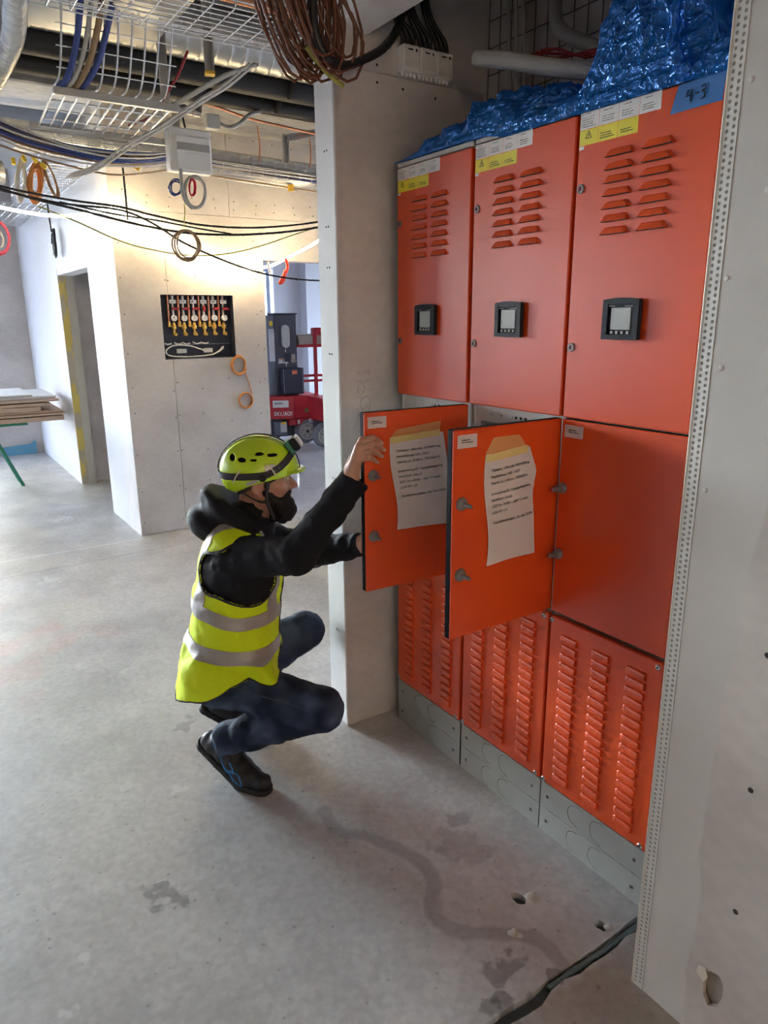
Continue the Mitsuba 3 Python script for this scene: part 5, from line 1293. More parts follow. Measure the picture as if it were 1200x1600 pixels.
for k in range(6):
    x = BX0 + 0.105 + 0.082 * k
    a = part(mk, 'copper_pipe', cyl((x - 0.036, yv, BZ1 - 0.004), (x - 0.036, yv, 1.655), 0.0095, 10), 'mat_copper', True)
    vs_ = part(mk, 'valve', cat_([shift(lathe([(0, 0), (0.011, 0), (0.013, 0.010), (0.013, 0.022), (0.009, 0.026), (0.009, 0.045), (0.017, 0.050), (0.020, 0.062), (0.018, 0.080), (0.012, 0.086), (0.012, 0.100), (0, 0.100)], 12), x, yv, 1.558), at(lathe([(0, 0), (0.010, 0), (0.012, 0.012), (0.008, 0.016), (0.008, 0.03), (0, 0.03)], 10), frame((x - 0.005, yv, 1.635), (0, 1, 0), (0, 0, 1)) @ np.array([[0, 0, -1, 0], [0, 1, 0, 0], [1, 0, 0, 0], [0, 0, 0, 1.0]])), cyl((x - 0.036, yv, 1.625), (x - 0.036, yv, 1.665), 0.012, 10), cyl((x - 0.04, yv, 1.632), (x, yv, 1.632), 0.009, 8)]), 'mat_brass', 40, label='brass regulating valve')
    part(vs_, 'cap', cyl((x + 0.004, yv - 0.012, 1.572), (x + 0.004, yv - 0.030, 1.566), 0.012, 12), 'mat_brass', 40)
    part(mk, 'gauge', cat_(cyl((x, yv - 0.010, 1.690), (x, yv - 0.032, 1.690), 0.0235, 18)), 'mat_gauge', 40, label='white dial gauge')
    part(mk, 'gauge_needle', box(x - 0.001, x + 0.001, yv - 0.0335, yv - 0.032, 1.690, 1.706), 'mat_ink')
    part(mk, 'union', cat_(cyl((x, yv, 1.705), (x, yv, 1.735), 0.012, 10), cyl((x, yv, 1.735), (x, yv, 1.80), 0.010, 10), cyl((x, yv, 1.800), (x, yv, BZ1 - 0.004), 0.013, 10)), 'mat_nickel', 40)
    if k == 3: part(mk, 'lever', box(x - 0.008, x + 0.012, yv - 0.026, yv - 0.010, 1.742, 1.785, 0.004), 'mat_red_plastic', 30, label='red ball-valve lever, upright')
    else: part(mk, 'lever', box(x - 0.010, x + 0.045, yv - 0.026, yv - 0.010, 1.752, 1.770, 0.004), 'mat_red_plastic', 30, label='red ball-valve lever')
    part(mk, 'name_tag', box(x - 0.030, x + 0.022, yv - 0.030, yv - 0.027, 1.800, 1.828), 'mat_white_print', label='white name tag'); part(mk, 'tag_print', shift(at(lines(0, 0, 0.036, 1, 0.004, 0.004, seed=60 + k), frame((0, 0, 0), (1, 0, 0), (0, 0, 1))), x - 0.022, yv - 0.0302, 1.812), 'mat_ink')
for k in range(2):
    part(mk, 'socket', box(BX0 + (0.125, 0.345)[k], BX0 + (0.205, 0.420)[k], YB_ - 0.020, YB_ - 0.002, 1.420, 1.455, 0.003), 'mat_white_box', 30, label='white socket')
loop = spline([(BX0 + 0.34, YB_ - 0.03, 1.44), (BX0 + 0.22, YB_ - 0.03, 1.478), (BX0 + 0.10, YB_ - 0.03, 1.482), (BX0 + 0.035, YB_ - 0.03, 1.445), (BX0 + 0.06, YB_ - 0.03, 1.405), (BX0 + 0.20, YB_ - 0.03, 1.392), (BX0 + 0.38, YB_ - 0.03, 1.400), (BX0 + 0.46, YB_ - 0.03, 1.425), (BX0 + 0.50, YB_ - 0.035, 1.465), (BX0 + 0.49, YB_ - 0.035, 1.44), (BX0 + 0.42, YB_ - 0.03, 1.405)], 6)
part(mk, 'white_cable', tube(loop, 0.006, 7), 'mat_white_box', True, label='loop of white cable')
for k in range(5):
    x = BX0 + 0.05 + 0.075 * k + 0.01 * (k % 2)
    part(mk, 'cable_end', tube(spline([(x - 0.03, YB_ - 0.02, 1.505), (x, YB_ - 0.035, 1.492), (x + 0.035, YB_ - 0.02, 1.498)], 5), 0.006, 6), 'mat_white_box', True)
def coil(name, label, c, h, v, a, b, turns, r, mat, seed=0, jit=0.12, cat='cable coil', tail=None, group=None, sides=6, depth=0.012, lean=0.0):
    """A hand-wound coil: turns of wobbling ellipses in the plane of h and v."""
    R = np.random.RandomState(seed); c, h, v = np.array(c, float), unit(h), unit(v); n_ = np.cross(h, v)
    P = []
    for k in range(turns):
        aa, bb = a * (1 + R.normal(0, jit)), b * (1 + R.normal(0, jit * 0.6)); oc = R.normal(0, jit * 0.3, 2); ph = R.normal(0, 0.1)
        if P: pass
        for i in range(18):
            t = 2 * np.pi * i / 18
            P.append((aa * math.cos(t + ph) + oc[0] * a, bb * math.sin(t + ph) + oc[1] * b, R.normal(0, depth * 0.35) + depth * (k - turns / 2) / max(turns, 1) * 2))
    P = np.array(P); ker = np.array([1, 2, 3, 2, 1]) / 9.0
    Pp = np.pad(P, ((2, 2), (0, 0)), mode='edge')
    P = np.stack([np.convolve(Pp[:, k], ker, 'valid') for k in range(3)], 1)
    W_ = c + P[:, :1] * h + P[:, 1:2] * v + P[:, 2:] * n_
    if tail is not None: W_ = np.vstack([W_, spline(np.vstack([W_[-1], np.array(tail)]), 8)[1:]])
    return single(name, tube(W_, r, sides), mat, label, cat, True, group)
plain('mat_orange_cable', (0.62, 0.26, 0.07), 0.5); plain('mat_brown_cable', (0.15, 0.058, 0.032), 0.33); plain('mat_grey_cable', (0.40, 0.40, 0.38), 0.45)
plain('mat_white_cable', (0.62, 0.61, 0.58), 0.45); plain('mat_blue_cable', (0.04, 0.07, 0.26), 0.45); plain('mat_green_cable', (0.33, 0.32, 0.06), 0.5)
coil('cable_coil', 'small orange cable coil on the wall just under the manifold cabinet', (2.302, YFAR - 0.012, 1.312), (1, 0, 0), (0, 0, 1), 0.062, 0.078, 7, 0.0042, 'mat_orange_cable', 1, 0.10, tail=[(2.345, YFAR - 0.01, 1.29), (2.385, YFAR - 0.008, 1.16), (2.405, YFAR - 0.01, 1.07)], group='orange coils on the far wall')
coil('cable_coil', 'lower orange cable coil on the wall, nearer the floor', (2.348, YFAR - 0.012, 1.022), (1, 0, 0), (0, 0, 1), 0.064, 0.068, 6, 0.0042, 'mat_orange_cable', 2, 0.07, group='orange coils on the far wall')
# --- vertical mast lifts in the room behind
plain('mat_lift_red', (0.48, 0.025, 0.035), 0.4); plain('mat_mast', (0.075, 0.075, 0.095), 0.4, 0.3); plain('mat_mast_side', (0.16, 0.18, 0.22), 0.4, 0.3); plain('mat_tyre', (0.20, 0.21, 0.23), 0.7); plain('mat_hub', (0.55, 0.53, 0.47), 0.5)
plain('mat_platform', (0.42, 0.36, 0.30), 0.6); plain('mat_sign_yellow', (0.8, 0.6, 0.05), 0.5); plain('mat_label_orange', (0.75, 0.2, 0.1), 0.5)
def lift(O, rot, label, detailed, md=0.0):
    M = np.eye(4); c_, s_ = math.cos(rot), math.sin(rot); M[:2, :2] = [[c_, -s_], [s_, c_]]; M[:3, 3] = O
    # local: x along the long side facing the viewer, -y towards the viewer
    key = thing('mast_lift', label, 'mast lift')
    SX = np.diag([0.75, 1, 1, 1.0])
    A0 = lambda m: at(m, M)
    A = lambda m: at(m, M @ SX)
    q = lambda n, m, mat, sm=False, lab=None: part(key, n, A(m), mat, sm, label=lab)
    body_ = plate(sg.Polygon([(0, 0.0), (0.42, -0.10), (0.98, -0.02), (0.98, 0.55), (0, 0.55)]), 0.30)
    q('skirt', shift(body_, 0, 0, 0.36), 'mat_lift_red', lab='red chassis skirt')
    q('lower_skirt', cat_(shift(plate(sg.Polygon([(0.36, -0.06), (0.46, -0.075), (0.97, 0.0), (0.97, 0.4), (0.36, 0.4)]), 0.085), 0, 0, 0.265)), 'mat_lift_red')
    q('chassis', box(0.06, 0.95, 0.06, 0.52, 0.10, 0.36, 0.01), 'mat_mast')
    q('equipment', box(0.10, 0.34, -0.01, 0.08, 0.12, 0.32, 0.01), 'mat_mast_side'); q('equipment_label', box(0.20, 0.32, -0.014, -0.01, 0.17, 0.30), 'mat_gauge')
    q('equipment_label', box(0.22, 0.30, -0.016, -0.014, 0.28, 0.315), 'mat_sign_yellow')
    for x, y in ((0.525, 0.0), (0.06, 0.20), (0.62, 0.50)):
        w = key + '__' + part_key(key, 'wheel').split('__')[-1]
        _ = put(w, A0(shift(at(lathe([(0.0, 0.045), (0.07, 0.045), (0.07, 0.055), (0.13, 0.06), (0.155, 0.05), (0.165, 0.03), (0.165, -0.03), (0.155, -0.05), (0.0, -0.055)], 28), frame((0, 0, 0), (1, 0, 0), (0, 0, 1))), x, y, 0.165)), 'mat_tyre', 40); labels[w] = {'label': 'grey tyre'}
        part(w, 'rim', A0(shift(at(lathe([(0.0, 0.066), (0.03, 0.066), (0.035, 0.056), (0.09, 0.056), (0.115, 0.063), (0.115, 0.05), (0, 0.05)], 24), frame((0, 0, 0), (1, 0, 0), (0, 0, 1))), x, y, 0.165)), 'mat_hub', 40)
        for k in range(5):
            a = 2 * np.pi * k / 5 + 0.3
            part(w, 'wheel_nut', A0(shift(at(cyl((0.062 * math.cos(a), 0.062 * math.sin(a), 0.056), (0.062 * math.cos(a), 0.062 * math.sin(a), 0.066), 0.009, 8), frame((0, 0, 0), (1, 0, 0), (0, 0, 1))), x, y, 0.165)), 'mat_mast')
        part(w, 'hub_cap', A0(shift(at(cyl((0, 0, 0.06), (0, 0, 0.078), 0.022, 12), frame((0, 0, 0), (1, 0, 0), (0, 0, 1))), x, y, 0.165)), 'mat_mast')
    q_ = q
    q = lambda n, m, mat, sm=False, lab=None: q_(n, shift(m, md, 0, 0), mat, sm, lab)
    q('mast', box(0.24, 0.66, 0.14, 0.42, 0.40, 1.74, 0.008), 'mat_mast', lab='dark mast')
    q('mast_side', box(0.12, 0.245, 0.16, 0.40, 0.40, 1.73, 0.006), 'mat_mast_side'); q('mast_cap', box(0.23, 0.67, 0.12, 0.43, 1.74, 1.755), 'mat_mast')
    q('control_box', box(0.30, 0.70, 0.00, 0.14, 0.68, 1.03, 0.012), 'mat_navy', 30, 'black control box'); q('box_label', box(0.47, 0.57, -0.004, 0.0, 0.95, 1.0), 'mat_label_orange', False, 'orange label')
    q('box_edge', cat_(box(0.305, 0.315, -0.003, 0.002, 0.69, 1.02), box(0.665, 0.672, -0.003, 0.002, 0.69, 1.02)), 'mat_mast_side')
    q('manual_holder', shift(at(plate(rrect(0, 0.14, 0, 0.30, 0.06), 0.05), frame((0, 0, 0), (1, 0, 0), (0, 0, 1))), 0.36, 0.14, 1.30), 'mat_cabinet_grey', 30, 'pale holder on the mast')
    q('switch_plate', box(0.40, 0.50, 0.125, 0.14, 1.11, 1.22), 'mat_navy'); q('switch_plate', box(0.53, 0.61, 0.125, 0.14, 1.10, 1.21), 'mat_platform')
    for x in (0.29, 0.39): q('caution_label', box(x, x + 0.08, 0.130, 0.14, 0.93 + 0.16, 1.00 + 0.155), 'mat_white_print'); q('caution_stripe', box(x, x + 0.08, 0.128, 0.13, 1.135, 1.15), 'mat_label_orange')
    q('info_sheet', box(0.13, 0.235, 0.152, 0.16, 1.12, 1.55), 'mat_gauge'); q('round_label', shift(at(plate(disc(0, 0, 0.035, 8), 0.004), frame((0, 0, 0), (1, 0, 0), (0, 0, 1))), 0.185, 0.160, 1.62), 'mat_sign_yellow', False, 'yellow round label')
    for z in (0.52, 0.60, 1.05, 1.24): q('chain', box(0.425, 0.437, 0.128, 0.14, z, z + 0.05), 'mat_steel')
    # platform and rails
    q = q_
    q('platform', box(0.68, 1.25, 0.10, 0.60, 1.33, 1.47, 0.01), 'mat_platform', lab='platform deck'); q('platform_edge', box(0.67, 1.26, 0.09, 0.61, 1.30, 1.335), 'mat_lift_red')
    q('post', box(0.93, 0.985, 0.02, 0.06, 0.62, 1.50), 'mat_lift_red', lab='red post'); q('platform_foot', box(0.92, 1.16, 0.02, 0.12, 1.46, 1.56, 0.01), 'mat_lift_red')
    for z in (0.83, 0.90): q('rail', box(0.66, 1.25, 0.06, 0.09, z, z + 0.032), 'mat_lift_red')
    # writing
    F_ = frame((0, 0, 0), (0.42, -0.10, 0), (0, 0, 1)); TL = lambda m, x, z: shift(at(m, F_), x * 0.973, -x * 0.232 - 0.001, z)
    if detailed:
        q('lettering', TL(text('SKYJACK', 0.052, 0.002, True, squeeze=1.0), 0.085, 0.405), 'mat_white_print')
        q('notice_plate', TL(plate(sg.box(0, 0, 0.28, 0.095), 0.002), 0.07, 0.515), 'mat_white_print'); q('notice_print', TL(at(lines(0.02, 0.045, 0.20, 1, 0.01, 0.022, seed=91), np.diag([1, 1, 6, 1.0])), 0.08, 0.515), 'mat_mast_side')
        F2 = frame((0.42, -0.10, 0), (0.56, 0.08, 0), (0, 0, 1)); e_ = sg.Point(0, 0).buffer(1.0, quad_segs=10); import shapely.affinity as sa
        q('oval_badge', at(shift(plate(sa.scale(e_, 0.125, 0.045), 0.003), 0.36, 0.455, 0), F2), 'mat_ink', False, 'black oval badge'); q('badge_print', at(shift(cat_(plate(sa.scale(e_, 0.120, 0.041).difference(sa.scale(e_, 0.114, 0.037)), 0.001), lines(-0.075, -0.016, 0.22, 1, 0.01, 0.030, seed=92)), 0.36, 0.455, 0.0032), F2), 'mat_sign_yellow')
        for x in (0.12, 0.36): q('white_label', at(shift(plate(sg.box(0, 0, 0.05, 0.055), 0.004), x - 0.05, 0.285, 0.012), F2), 'mat_white_print')
    return key
lift((4.05, 8.98, 0), -0.10, 'red mast lift with a dark mast, lettered SKYJACK, seen through the far doorway', True)
lift((4.53, 8.25, 0), -0.05, 'second red mast lift, half hidden behind the partition edge', False, 0.45)
# --- boards on a trestle at the left
plain('mat_board_edge', (0.50, 0.38, 0.30), 0.8); plain('mat_board_face', (0.66, 0.66, 0.66), 0.7); plain('mat_green', (0.02, 0.20, 0.12), 0.4)
rb = np.random.RandomState(5); z = 0.685
BL = ['lowest', 'second lowest', 'third lowest', 'fourth lowest', 'fifth lowest', 'sixth lowest', 'second from the top', 'topmost']
for k in range(8):
    th = (0.045, 0.022, 0.022, 0.045, 0.030, 0.022, 0.025, 0.018)[k]; x1 = (1.315, 1.325, 1.31, 1.10, 1.20, 1.28, 1.27, 1.05)[k]
    m = box(0.0, x1, 8.02 - 0.03 * rb.rand() + (0.1 if k > 5 else 0), 8.75 + 0.25 * (k > 4), z, z + th, 0.002)
    single('board', m, 'mat_board_face' if k >= 6 else 'mat_board_edge', ('brown wood board, ' if k < 6 else 'white plasterboard sheet, ') + BL[k] + ' of the stack on the green trestle', 'board', group='boards stacked on the trestle')
    z += th + (0.012 if k in (0, 4) else 0.003)
TR = 0.683
tk = thing('trestle', 'green metal trestle carrying the stack of boards', 'trestle')
part(tk, 'beam', box(0.40, 1.0, 8.30, 8.36, TR - 0.06, TR, 0.003), 'mat_green')
for x, dx, y in ((0.62, 0.25, 8.28), (0.62, -0.25, 8.28), (0.62, 0.25, 8.38), (0.62, -0.25, 8.38)):
    part(tk, 'leg', cyl((x, y, TR - 0.03), (x + dx, y + (0.12 if y > 8.3 else -0.05), 0.0), 0.018, 10), 'mat_green', True)
single('waste_strip', at(plate(sg.Polygon([(0, 0), (0.42, 0), (0.42, 0.17), (0.34, 0.13), (0.20, 0.12), (0, 0.11)]), 0.02), frame((0.88, 10.26, 0), (1, 0, 0), (0, 0, 1))), plain('mat_light_blue', (0.12, 0.34, 0.48), 0.6), 'light blue membrane strip at the foot of the grey end wall', 'membrane strip')

# ---------------------------------------------------------------- under the ceiling: pipes, ducts, trays, cables, lamps
def foil_color(p, n, uv):
    w = noise(p.x * 26, p.y * 60, p.z * 26)
    return mix((0.50, 0.50, 0.49), (0.72, 0.72, 0.70), w)
def foil_bump(p, n, uv):
    return noise(p.x * 22, p.y * 42, p.z * 22)
bsdf('mat_foil', {'type': 'bumpmap', 'arbitrary': proc(foil_bump, 3e-3), 'scale': 0.006, 'bsdf': {'type': 'principled', 'base_color': proc(foil_color), 'roughness': 0.32, 'metallic': 0.7, 'specular': 0.5}})
plain('mat_galv', (0.52, 0.52, 0.50), 0.35, 0.8); plain('mat_insul', (0.020, 0.019, 0.019), 0.55); plain('mat_cap_yellow', (0.80, 0.48, 0.05), 0.5); plain('mat_wire', (0.66, 0.67, 0.68), 0.32, 0.7)
PB = [('black insulated pipe along the corridor, the higher of two', 4.70, 3.13, 0.072), ('black insulated pipe along the corridor, the lower of two', 4.90, 3.075, 0.058)]
for lab, y, z, r in PB:
    key = thing('insulated_pipe', lab, 'pipe', 'black insulated pipes')
    part(key, 'pipe', cyl((-4.5, y - 0.22, z), (3.4, y + 0.06, z), r, 20), 'mat_insul', True)
    for x in (0.35, 1.62, 2.35): part(key, 'joint_sleeve', cyl((x, y - 0.05, z), (x + 0.012, y - 0.05, z), r + 0.0025, 20), 'mat_insul', True)
def spiral_duct(name, label, a, b, r, mat='mat_galv', pitch=0.09):
    a, b = np.array(a, float), np.array(b, float); L = np.linalg.norm(b - a); s = np.arange(0, L, pitch / 8)
    return single(name, tube(a + (b - a) * (s / L)[:, None], r + 0.003 * (np.arange(len(s)) % 8 == 0), 24), mat, label, 'duct', 25)
spiral_duct('air_duct', 'large silver round duct above the black pipes', (-4.5, 4.35, 3.29), (3.4, 4.62, 3.29), 0.14)
spiral_duct('air_duct', 'slim silver duct running along the top of the far wall', (0.6, 5.46, 2.86), (3.5, 5.46, 2.79), 0.055)
spiral_duct('air_duct', 'silver duct crossing the left edge under the cable bundle', (-2.5, 5.75, 2.62), (0.78, 5.9, 2.66), 0.075)
fb_ = thing('foil_panel', 'quilted silver foil duct panel in front of the far wall', 'duct panel')
part(fb_, 'duct', box(1.62, 3.6, 4.98, 5.62, 3.03, 3.30, 0.01), 'mat_foil'); part(fb_, 'flange', box(1.60, 1.62, 4.96, 5.64, 3.01, 3.32), 'mat_galv')
fb_ = thing('foil_panel', 'quilted silver foil duct panel at the far left under the ceiling', 'duct panel')
part(fb_, 'duct', box(-3.0, 1.25, 5.05, 5.62, 3.02, 3.30, 0.01), 'mat_foil')
single('ceiling_board', box(-1.5, 1.35, 6.0, 7.6, 2.98, 3.01), 'mat_galv', 'flat grey metal panel beneath the ceiling at the far left', 'panel')
# flexible silver hose at top left
single('flexible_duct', ribs(spline([(0.60, 3.55, 3.02), (0.635, 3.85, 3.0), (0.67, 4.25, 2.99), (0.66, 4.70, 2.97), (0.62, 5.2, 2.93)], 10), 0.052, 0.004, 0.03), 'mat_foil', 'silver flexible duct slanting down the left edge', 'duct', True)
for k, (x0, x1, y) in enumerate(((0.70, 0.88, 3.66), (0.74, 0.92, 3.80))):
    single('blue_tape', at(plate(sg.Polygon([(0, 0), (x1 - x0, 0.02), (x1 - x0 + 0.03, 0.07), (0, 0.055)]), 0.003), frame((x0, y, 3.06), (1, 0, 0), (0, -1, 0))), 'mat_blue_tape', ('blue tape patch on the duct at the top left, the upper of two', 'blue tape patch on the duct at the top left, the lower of two')[k], 'tape', group='blue tape on the duct')
single('duct_box', box(0.55, 1.35, 3.45, 4.25, 3.065, 3.30, 0.01), 'mat_galv', 'silver sheet metal duct box behind the blue tape', 'duct')
# welded wire cable trays
def basket(name, label, O, u, v, L, W_, H, pitch, nlong, r=0.0032, group=None):
    key = thing(name, label, 'cable tray', group)
    O, u, v = np.array(O, float), unit(u), unit(v); z = np.array([0, 0, 1.0])
    n = int(L / pitch) + 1
    for j in range(n):
        o = O + u * j * pitch
        part(key, 'cross_wire', tube([o + z * H, o + z * 0.012, o + v * 0.012, o + v * (W_ - 0.012), o + v * W_ + z * 0.012, o + v * W_ + z * H] if H else [o, o + v * W_], r, 5), 'mat_wire')
    for i in range(nlong):
        o = O + v * W_ * i / (nlong - 1)
        part(key, 'long_wire', tube([o, o + u * L], r, 5), 'mat_wire')
    if H:
        for o in (O + z * H, O + v * W_ + z * H, O + z * H * 0.5, O + v * W_ + z * H * 0.5): part(key, 'edge_wire', tube([o, o + u * L], r * 1.2, 5), 'mat_wire')
    return key
basket('wire_tray', 'overhead wire cable tray across the top of the picture', (0.55, 3.36, 2.995), (1, 0.0, 0), (0, 1, 0), 1.75, 0.42, 0.06, 0.10, 9)
tk2 = basket('wire_tray', 'short wire cable tray with white rungs hanging at the left', (0.78, 3.96, 2.72), (1, 0.02, 0), (0.06, 1, 0), 0.56, 0.74, 0.0, 0.056, 5, 0.0058)
for y_ in (3.95, 4.70):
    part(tk2, 'rail', box(0.775, 1.37 if y_ < 4 else 1.53, y_, y_ + 0.03, 2.70, 2.735, 0.003), 'mat_galv', label='flat steel rail')
tk3 = thing('wire_tray', 'upright wire mesh rising behind the short hanging tray', 'cable tray')
for j in range(9):
    x = 0.80 + 0.062 * j
    part(tk3, 'cross_wire', tube(spline([(x + 0.02, 3.80, 3.05), (x + 0.012, 3.88, 2.86), (x, 3.93, 2.765), (x - 0.012, 4.02, 2.745)], 4), 0.005, 6), 'mat_wire', True)
for t in (2.80, 2.88, 2.96): part(tk3, 'long_wire', tube([(0.79, 3.90 - 0.4 * (t - 2.8), t), (1.34, 3.90 - 0.4 * (t - 2.8), t)], 0.003, 5), 'mat_wire')
basket('wire_tray', 'wire cable tray running along the far wall under the slim duct', (0.80, 5.22, 2.745), (1, 0.0, -0.035), (0, 1, 0), 2.6, 0.32, 0.05, 0.10, 10, 0.003)
basket('wire_tray', 'wire cable tray heading away above the white left wall', (1.00, 5.75, 2.72), (0.0, 1, 0), (1, 0, 0), 1.6, 0.34, 0.06, 0.10, 7, 0.0035)
basket('wire_tray', 'distant wire cable tray at the left edge', (0.93, 7.75, 2.72), (0.0, 1, 0), (1, 0, 0), 1.9, 0.42, 0.06, 0.10, 7, 0.0035)
# strut channels with yellow end caps
def strut(label, a, b, w=0.041, cap=True):
    key = thing('strut_channel', label, 'strut channel')
    a, b = np.array(a, float), np.array(b, float); L = np.linalg.norm(b - a); z = unit(b - a)
    u = unit(np.cross(z, [0.3, 1.0, 0.1])); 
    p = sg.box(-w / 2, -w / 2, w / 2, w / 2).difference(sg.box(-w / 2 + 0.003, -w / 2 + 0.003, w / 2 - 0.003, w)).union(sg.box(-w / 2, w / 2 - 0.003, -w / 2 + 0.010, w / 2)).union(sg.box(w / 2 - 0.010, w / 2 - 0.003, w / 2, w / 2))
    M = np.eye(4); M[:3, 0], M[:3, 1], M[:3, 2], M[:3, 3] = u, np.cross(z, u), z, a
    part(key, 'channel', at(plate(p, L), M), 'mat_galv')
    if cap: part(key, 'end_cap', at(shift(plate(sg.box(-w / 2 - 0.002, -w / 2 - 0.002, w / 2 + 0.002, w / 2 + 0.002), 0.016), 0, 0, L - 0.008), M), 'mat_cap_yellow', label='yellow plastic end cap')
    return key
strut('vertical strut channel with yellow cap left of the white box', (1.455, 4.42, 3.42), (1.455, 4.42, 2.835), 0.05)
strut('slim vertical strut channel with yellow cap directly above the wall tray', (1.635, 4.80, 2.98), (1.635, 4.80, 2.735), 0.045)
strut('short hanging strut channel with yellow cap in front of the black pipes', (1.68, 4.30, 3.42), (1.68, 4.30, 3.01), 0.05)
strut('bracket arm with yellow cap at the left end of the wall tray', (1.30, 5.63, 2.70), (1.30, 5.15, 2.70))
strut('slanted bracket arm with yellow cap under the wall tray', (1.62, 5.62, 2.72), (1.50, 5.25, 2.67))
strut('bracket arm with yellow cap under the right half of the wall tray', (2.86, 5.62, 2.69), (2.66, 5.30, 2.64))
strut('upright strut of the angle frame near the partition', (2.48, 5.0, 2.75), (2.48, 5.0, 2.93), 0.045, False)
strut('sloping strut of the angle frame near the partition', (2.47, 5.0, 2.90), (2.84, 5.0, 3.0), 0.045, False)
# valve, grey box and copper tube at the foil panel
vk_ = thing('pipe_valve', 'brass-ended pipe valve under the black pipes', 'valve')
part(vk_, 'body', cat_(cyl((1.66, 4.88, 2.96), (1.83, 4.90, 2.955), 0.024, 14), cyl((1.70, 4.88, 2.96), (1.73, 4.885, 2.96), 0.030, 14), cyl((1.78, 4.89, 2.957), (1.80, 4.89, 2.957), 0.030, 14), cyl((1.82, 4.90, 2.955), (1.84, 4.93, 3.03), 0.024, 12)), 'mat_nickel', 40)
part(vk_, 'brass_end', cyl((1.645, 4.878, 2.96), (1.665, 4.88, 2.96), 0.020, 12), 'mat_brass', 40)
single('rubber_strap', cyl((1.70, 4.87, 2.94), (1.715, 4.87, 2.85), 0.007, 8), 'mat_black_cable', 'short black strap hanging from the pipe valve', 'strap')
single('junction_box', box(1.86, 1.95, 4.86, 4.92, 2.87, 2.955, 0.006), 'mat_cabinet_grey', 'small grey junction box beside the pipe valve', 'junction box', 30)
single('cable', tube(spline([(1.95, 4.89, 2.91), (2.02, 4.89, 2.895), (2.10, 4.89, 2.93), (2.17, 4.89, 2.99), (2.25, 4.89, 3.02)], 8), 0.013, 8), 'mat_grey_cable', 'grey cable leaving the small junction box under the black pipes', 'cable', True)
single('copper_tube', tube(spline([(1.78, 4.92, 3.04), (2.0, 4.93, 3.01), (2.2, 4.94, 2.98), (2.45, 4.95, 2.965), (2.8, 4.97, 2.95), (3.2, 5.0, 2.95)], 8), 0.008, 8), 'mat_copper', 'thin copper tube along the front of the foil panel', 'pipe', True)
single('copper_tube', tube([(0.9, 3.62, 3.14), (2.4, 3.66, 3.14)], 0.018, 10), 'mat_copper', 'copper pipe above the overhead wire tray', 'pipe', True)
for k, x in enumerate((2.41, 2.83, 2.90)):
    single('copper_tube', tube(spline([(x, 5.30, 3.03), (x + 0.01, 5.30, 2.9), (x, 5.30, 2.80)], 6), 0.005, 6), 'mat_copper', ('thin copper tail left of the angle frame', 'thin copper tail right of the angle frame, the nearer of two', 'thin copper tail right of the angle frame, closest to the partition')[k], 'pipe', True)
# white distribution box on the struts and what hangs from it
dk = thing('distribution_box', 'white electrical distribution box hanging under the ceiling', 'electrical box')
MB_ = frame((1.522, 4.62, 2.548), (1, 0.03, 0.0), (0, 0.0, 1))
part(dk, 'case', box(0, 0.268, 0, 0.246, -0.08, 0, 0.008), 'mat_white_box', 30, M=MB_)
part(dk, 'cover', box(0.034, 0.252, 0.010, 0.200, 0, 0.018, 0.006), 'mat_white_box', 30, M=MB_)
part(dk, 'breaker_window', box(0.040, 0.246, 0.118, 0.160, 0.017, 0.020, 0.002), 'mat_grey_plastic', 30, M=MB_, label='grey breaker window')
part(dk, 'lid_notch', box(0.10, 0.16, 0.098, 0.108, 0.017, 0.019, 0.001), 'mat_gauge', M=MB_)
coil('cable_coil', 'grey cable coil hanging below the white distribution box', (1.655, 4.60, 2.435), (1, 0, 0), (0.05, 0, 1), 0.068, 0.098, 8, 0.0045, 'mat_grey_cable', 11, 0.10)
single('cable', tube(spline([(1.568, 4.58, 2.555), (1.565, 4.575, 2.45), (1.575, 4.57, 2.38), (1.62, 4.57, 2.335)], 6), 0.011, 8), 'mat_grey_cable', 'thick grey cable dropping from the white distribution box', 'cable', True)
coil('cable_coil', 'small blue wire coil below the white distribution box', (1.545, 4.62, 2.455), (1, 0, 0), (0.2, 0, 1), 0.040, 0.045, 5, 0.0038, 'mat_blue_cable', 12, 0.14)
coil('cable_coil', 'small red wire coil below the white distribution box', (1.628, 4.57, 2.455), (1, 0, 0), (0.1, 0, 1), 0.018, 0.050, 5, 0.0038, plain('mat_red_cable', (0.55, 0.03, 0.06), 0.45), 13, 0.14)
single('cable', tube(spline([(1.575, 4.58, 2.36), (1.572, 4.58, 2.30), (1.562, 4.58, 2.225)], 6), 0.0035, 6), 'mat_green_cable', 'thin wire between the grey coil and the brown ring coil', 'cable', True)
coil('cable_coil', 'brown ring coil hanging in front of the glowing light strip', (1.567, 4.57, 2.122), (1, 0, 0), (0, 0, 1), 0.085, 0.092, 5, 0.0048, plain('mat_tan_cable', (0.30, 0.20, 0.11), 0.45), 14, 0.09)
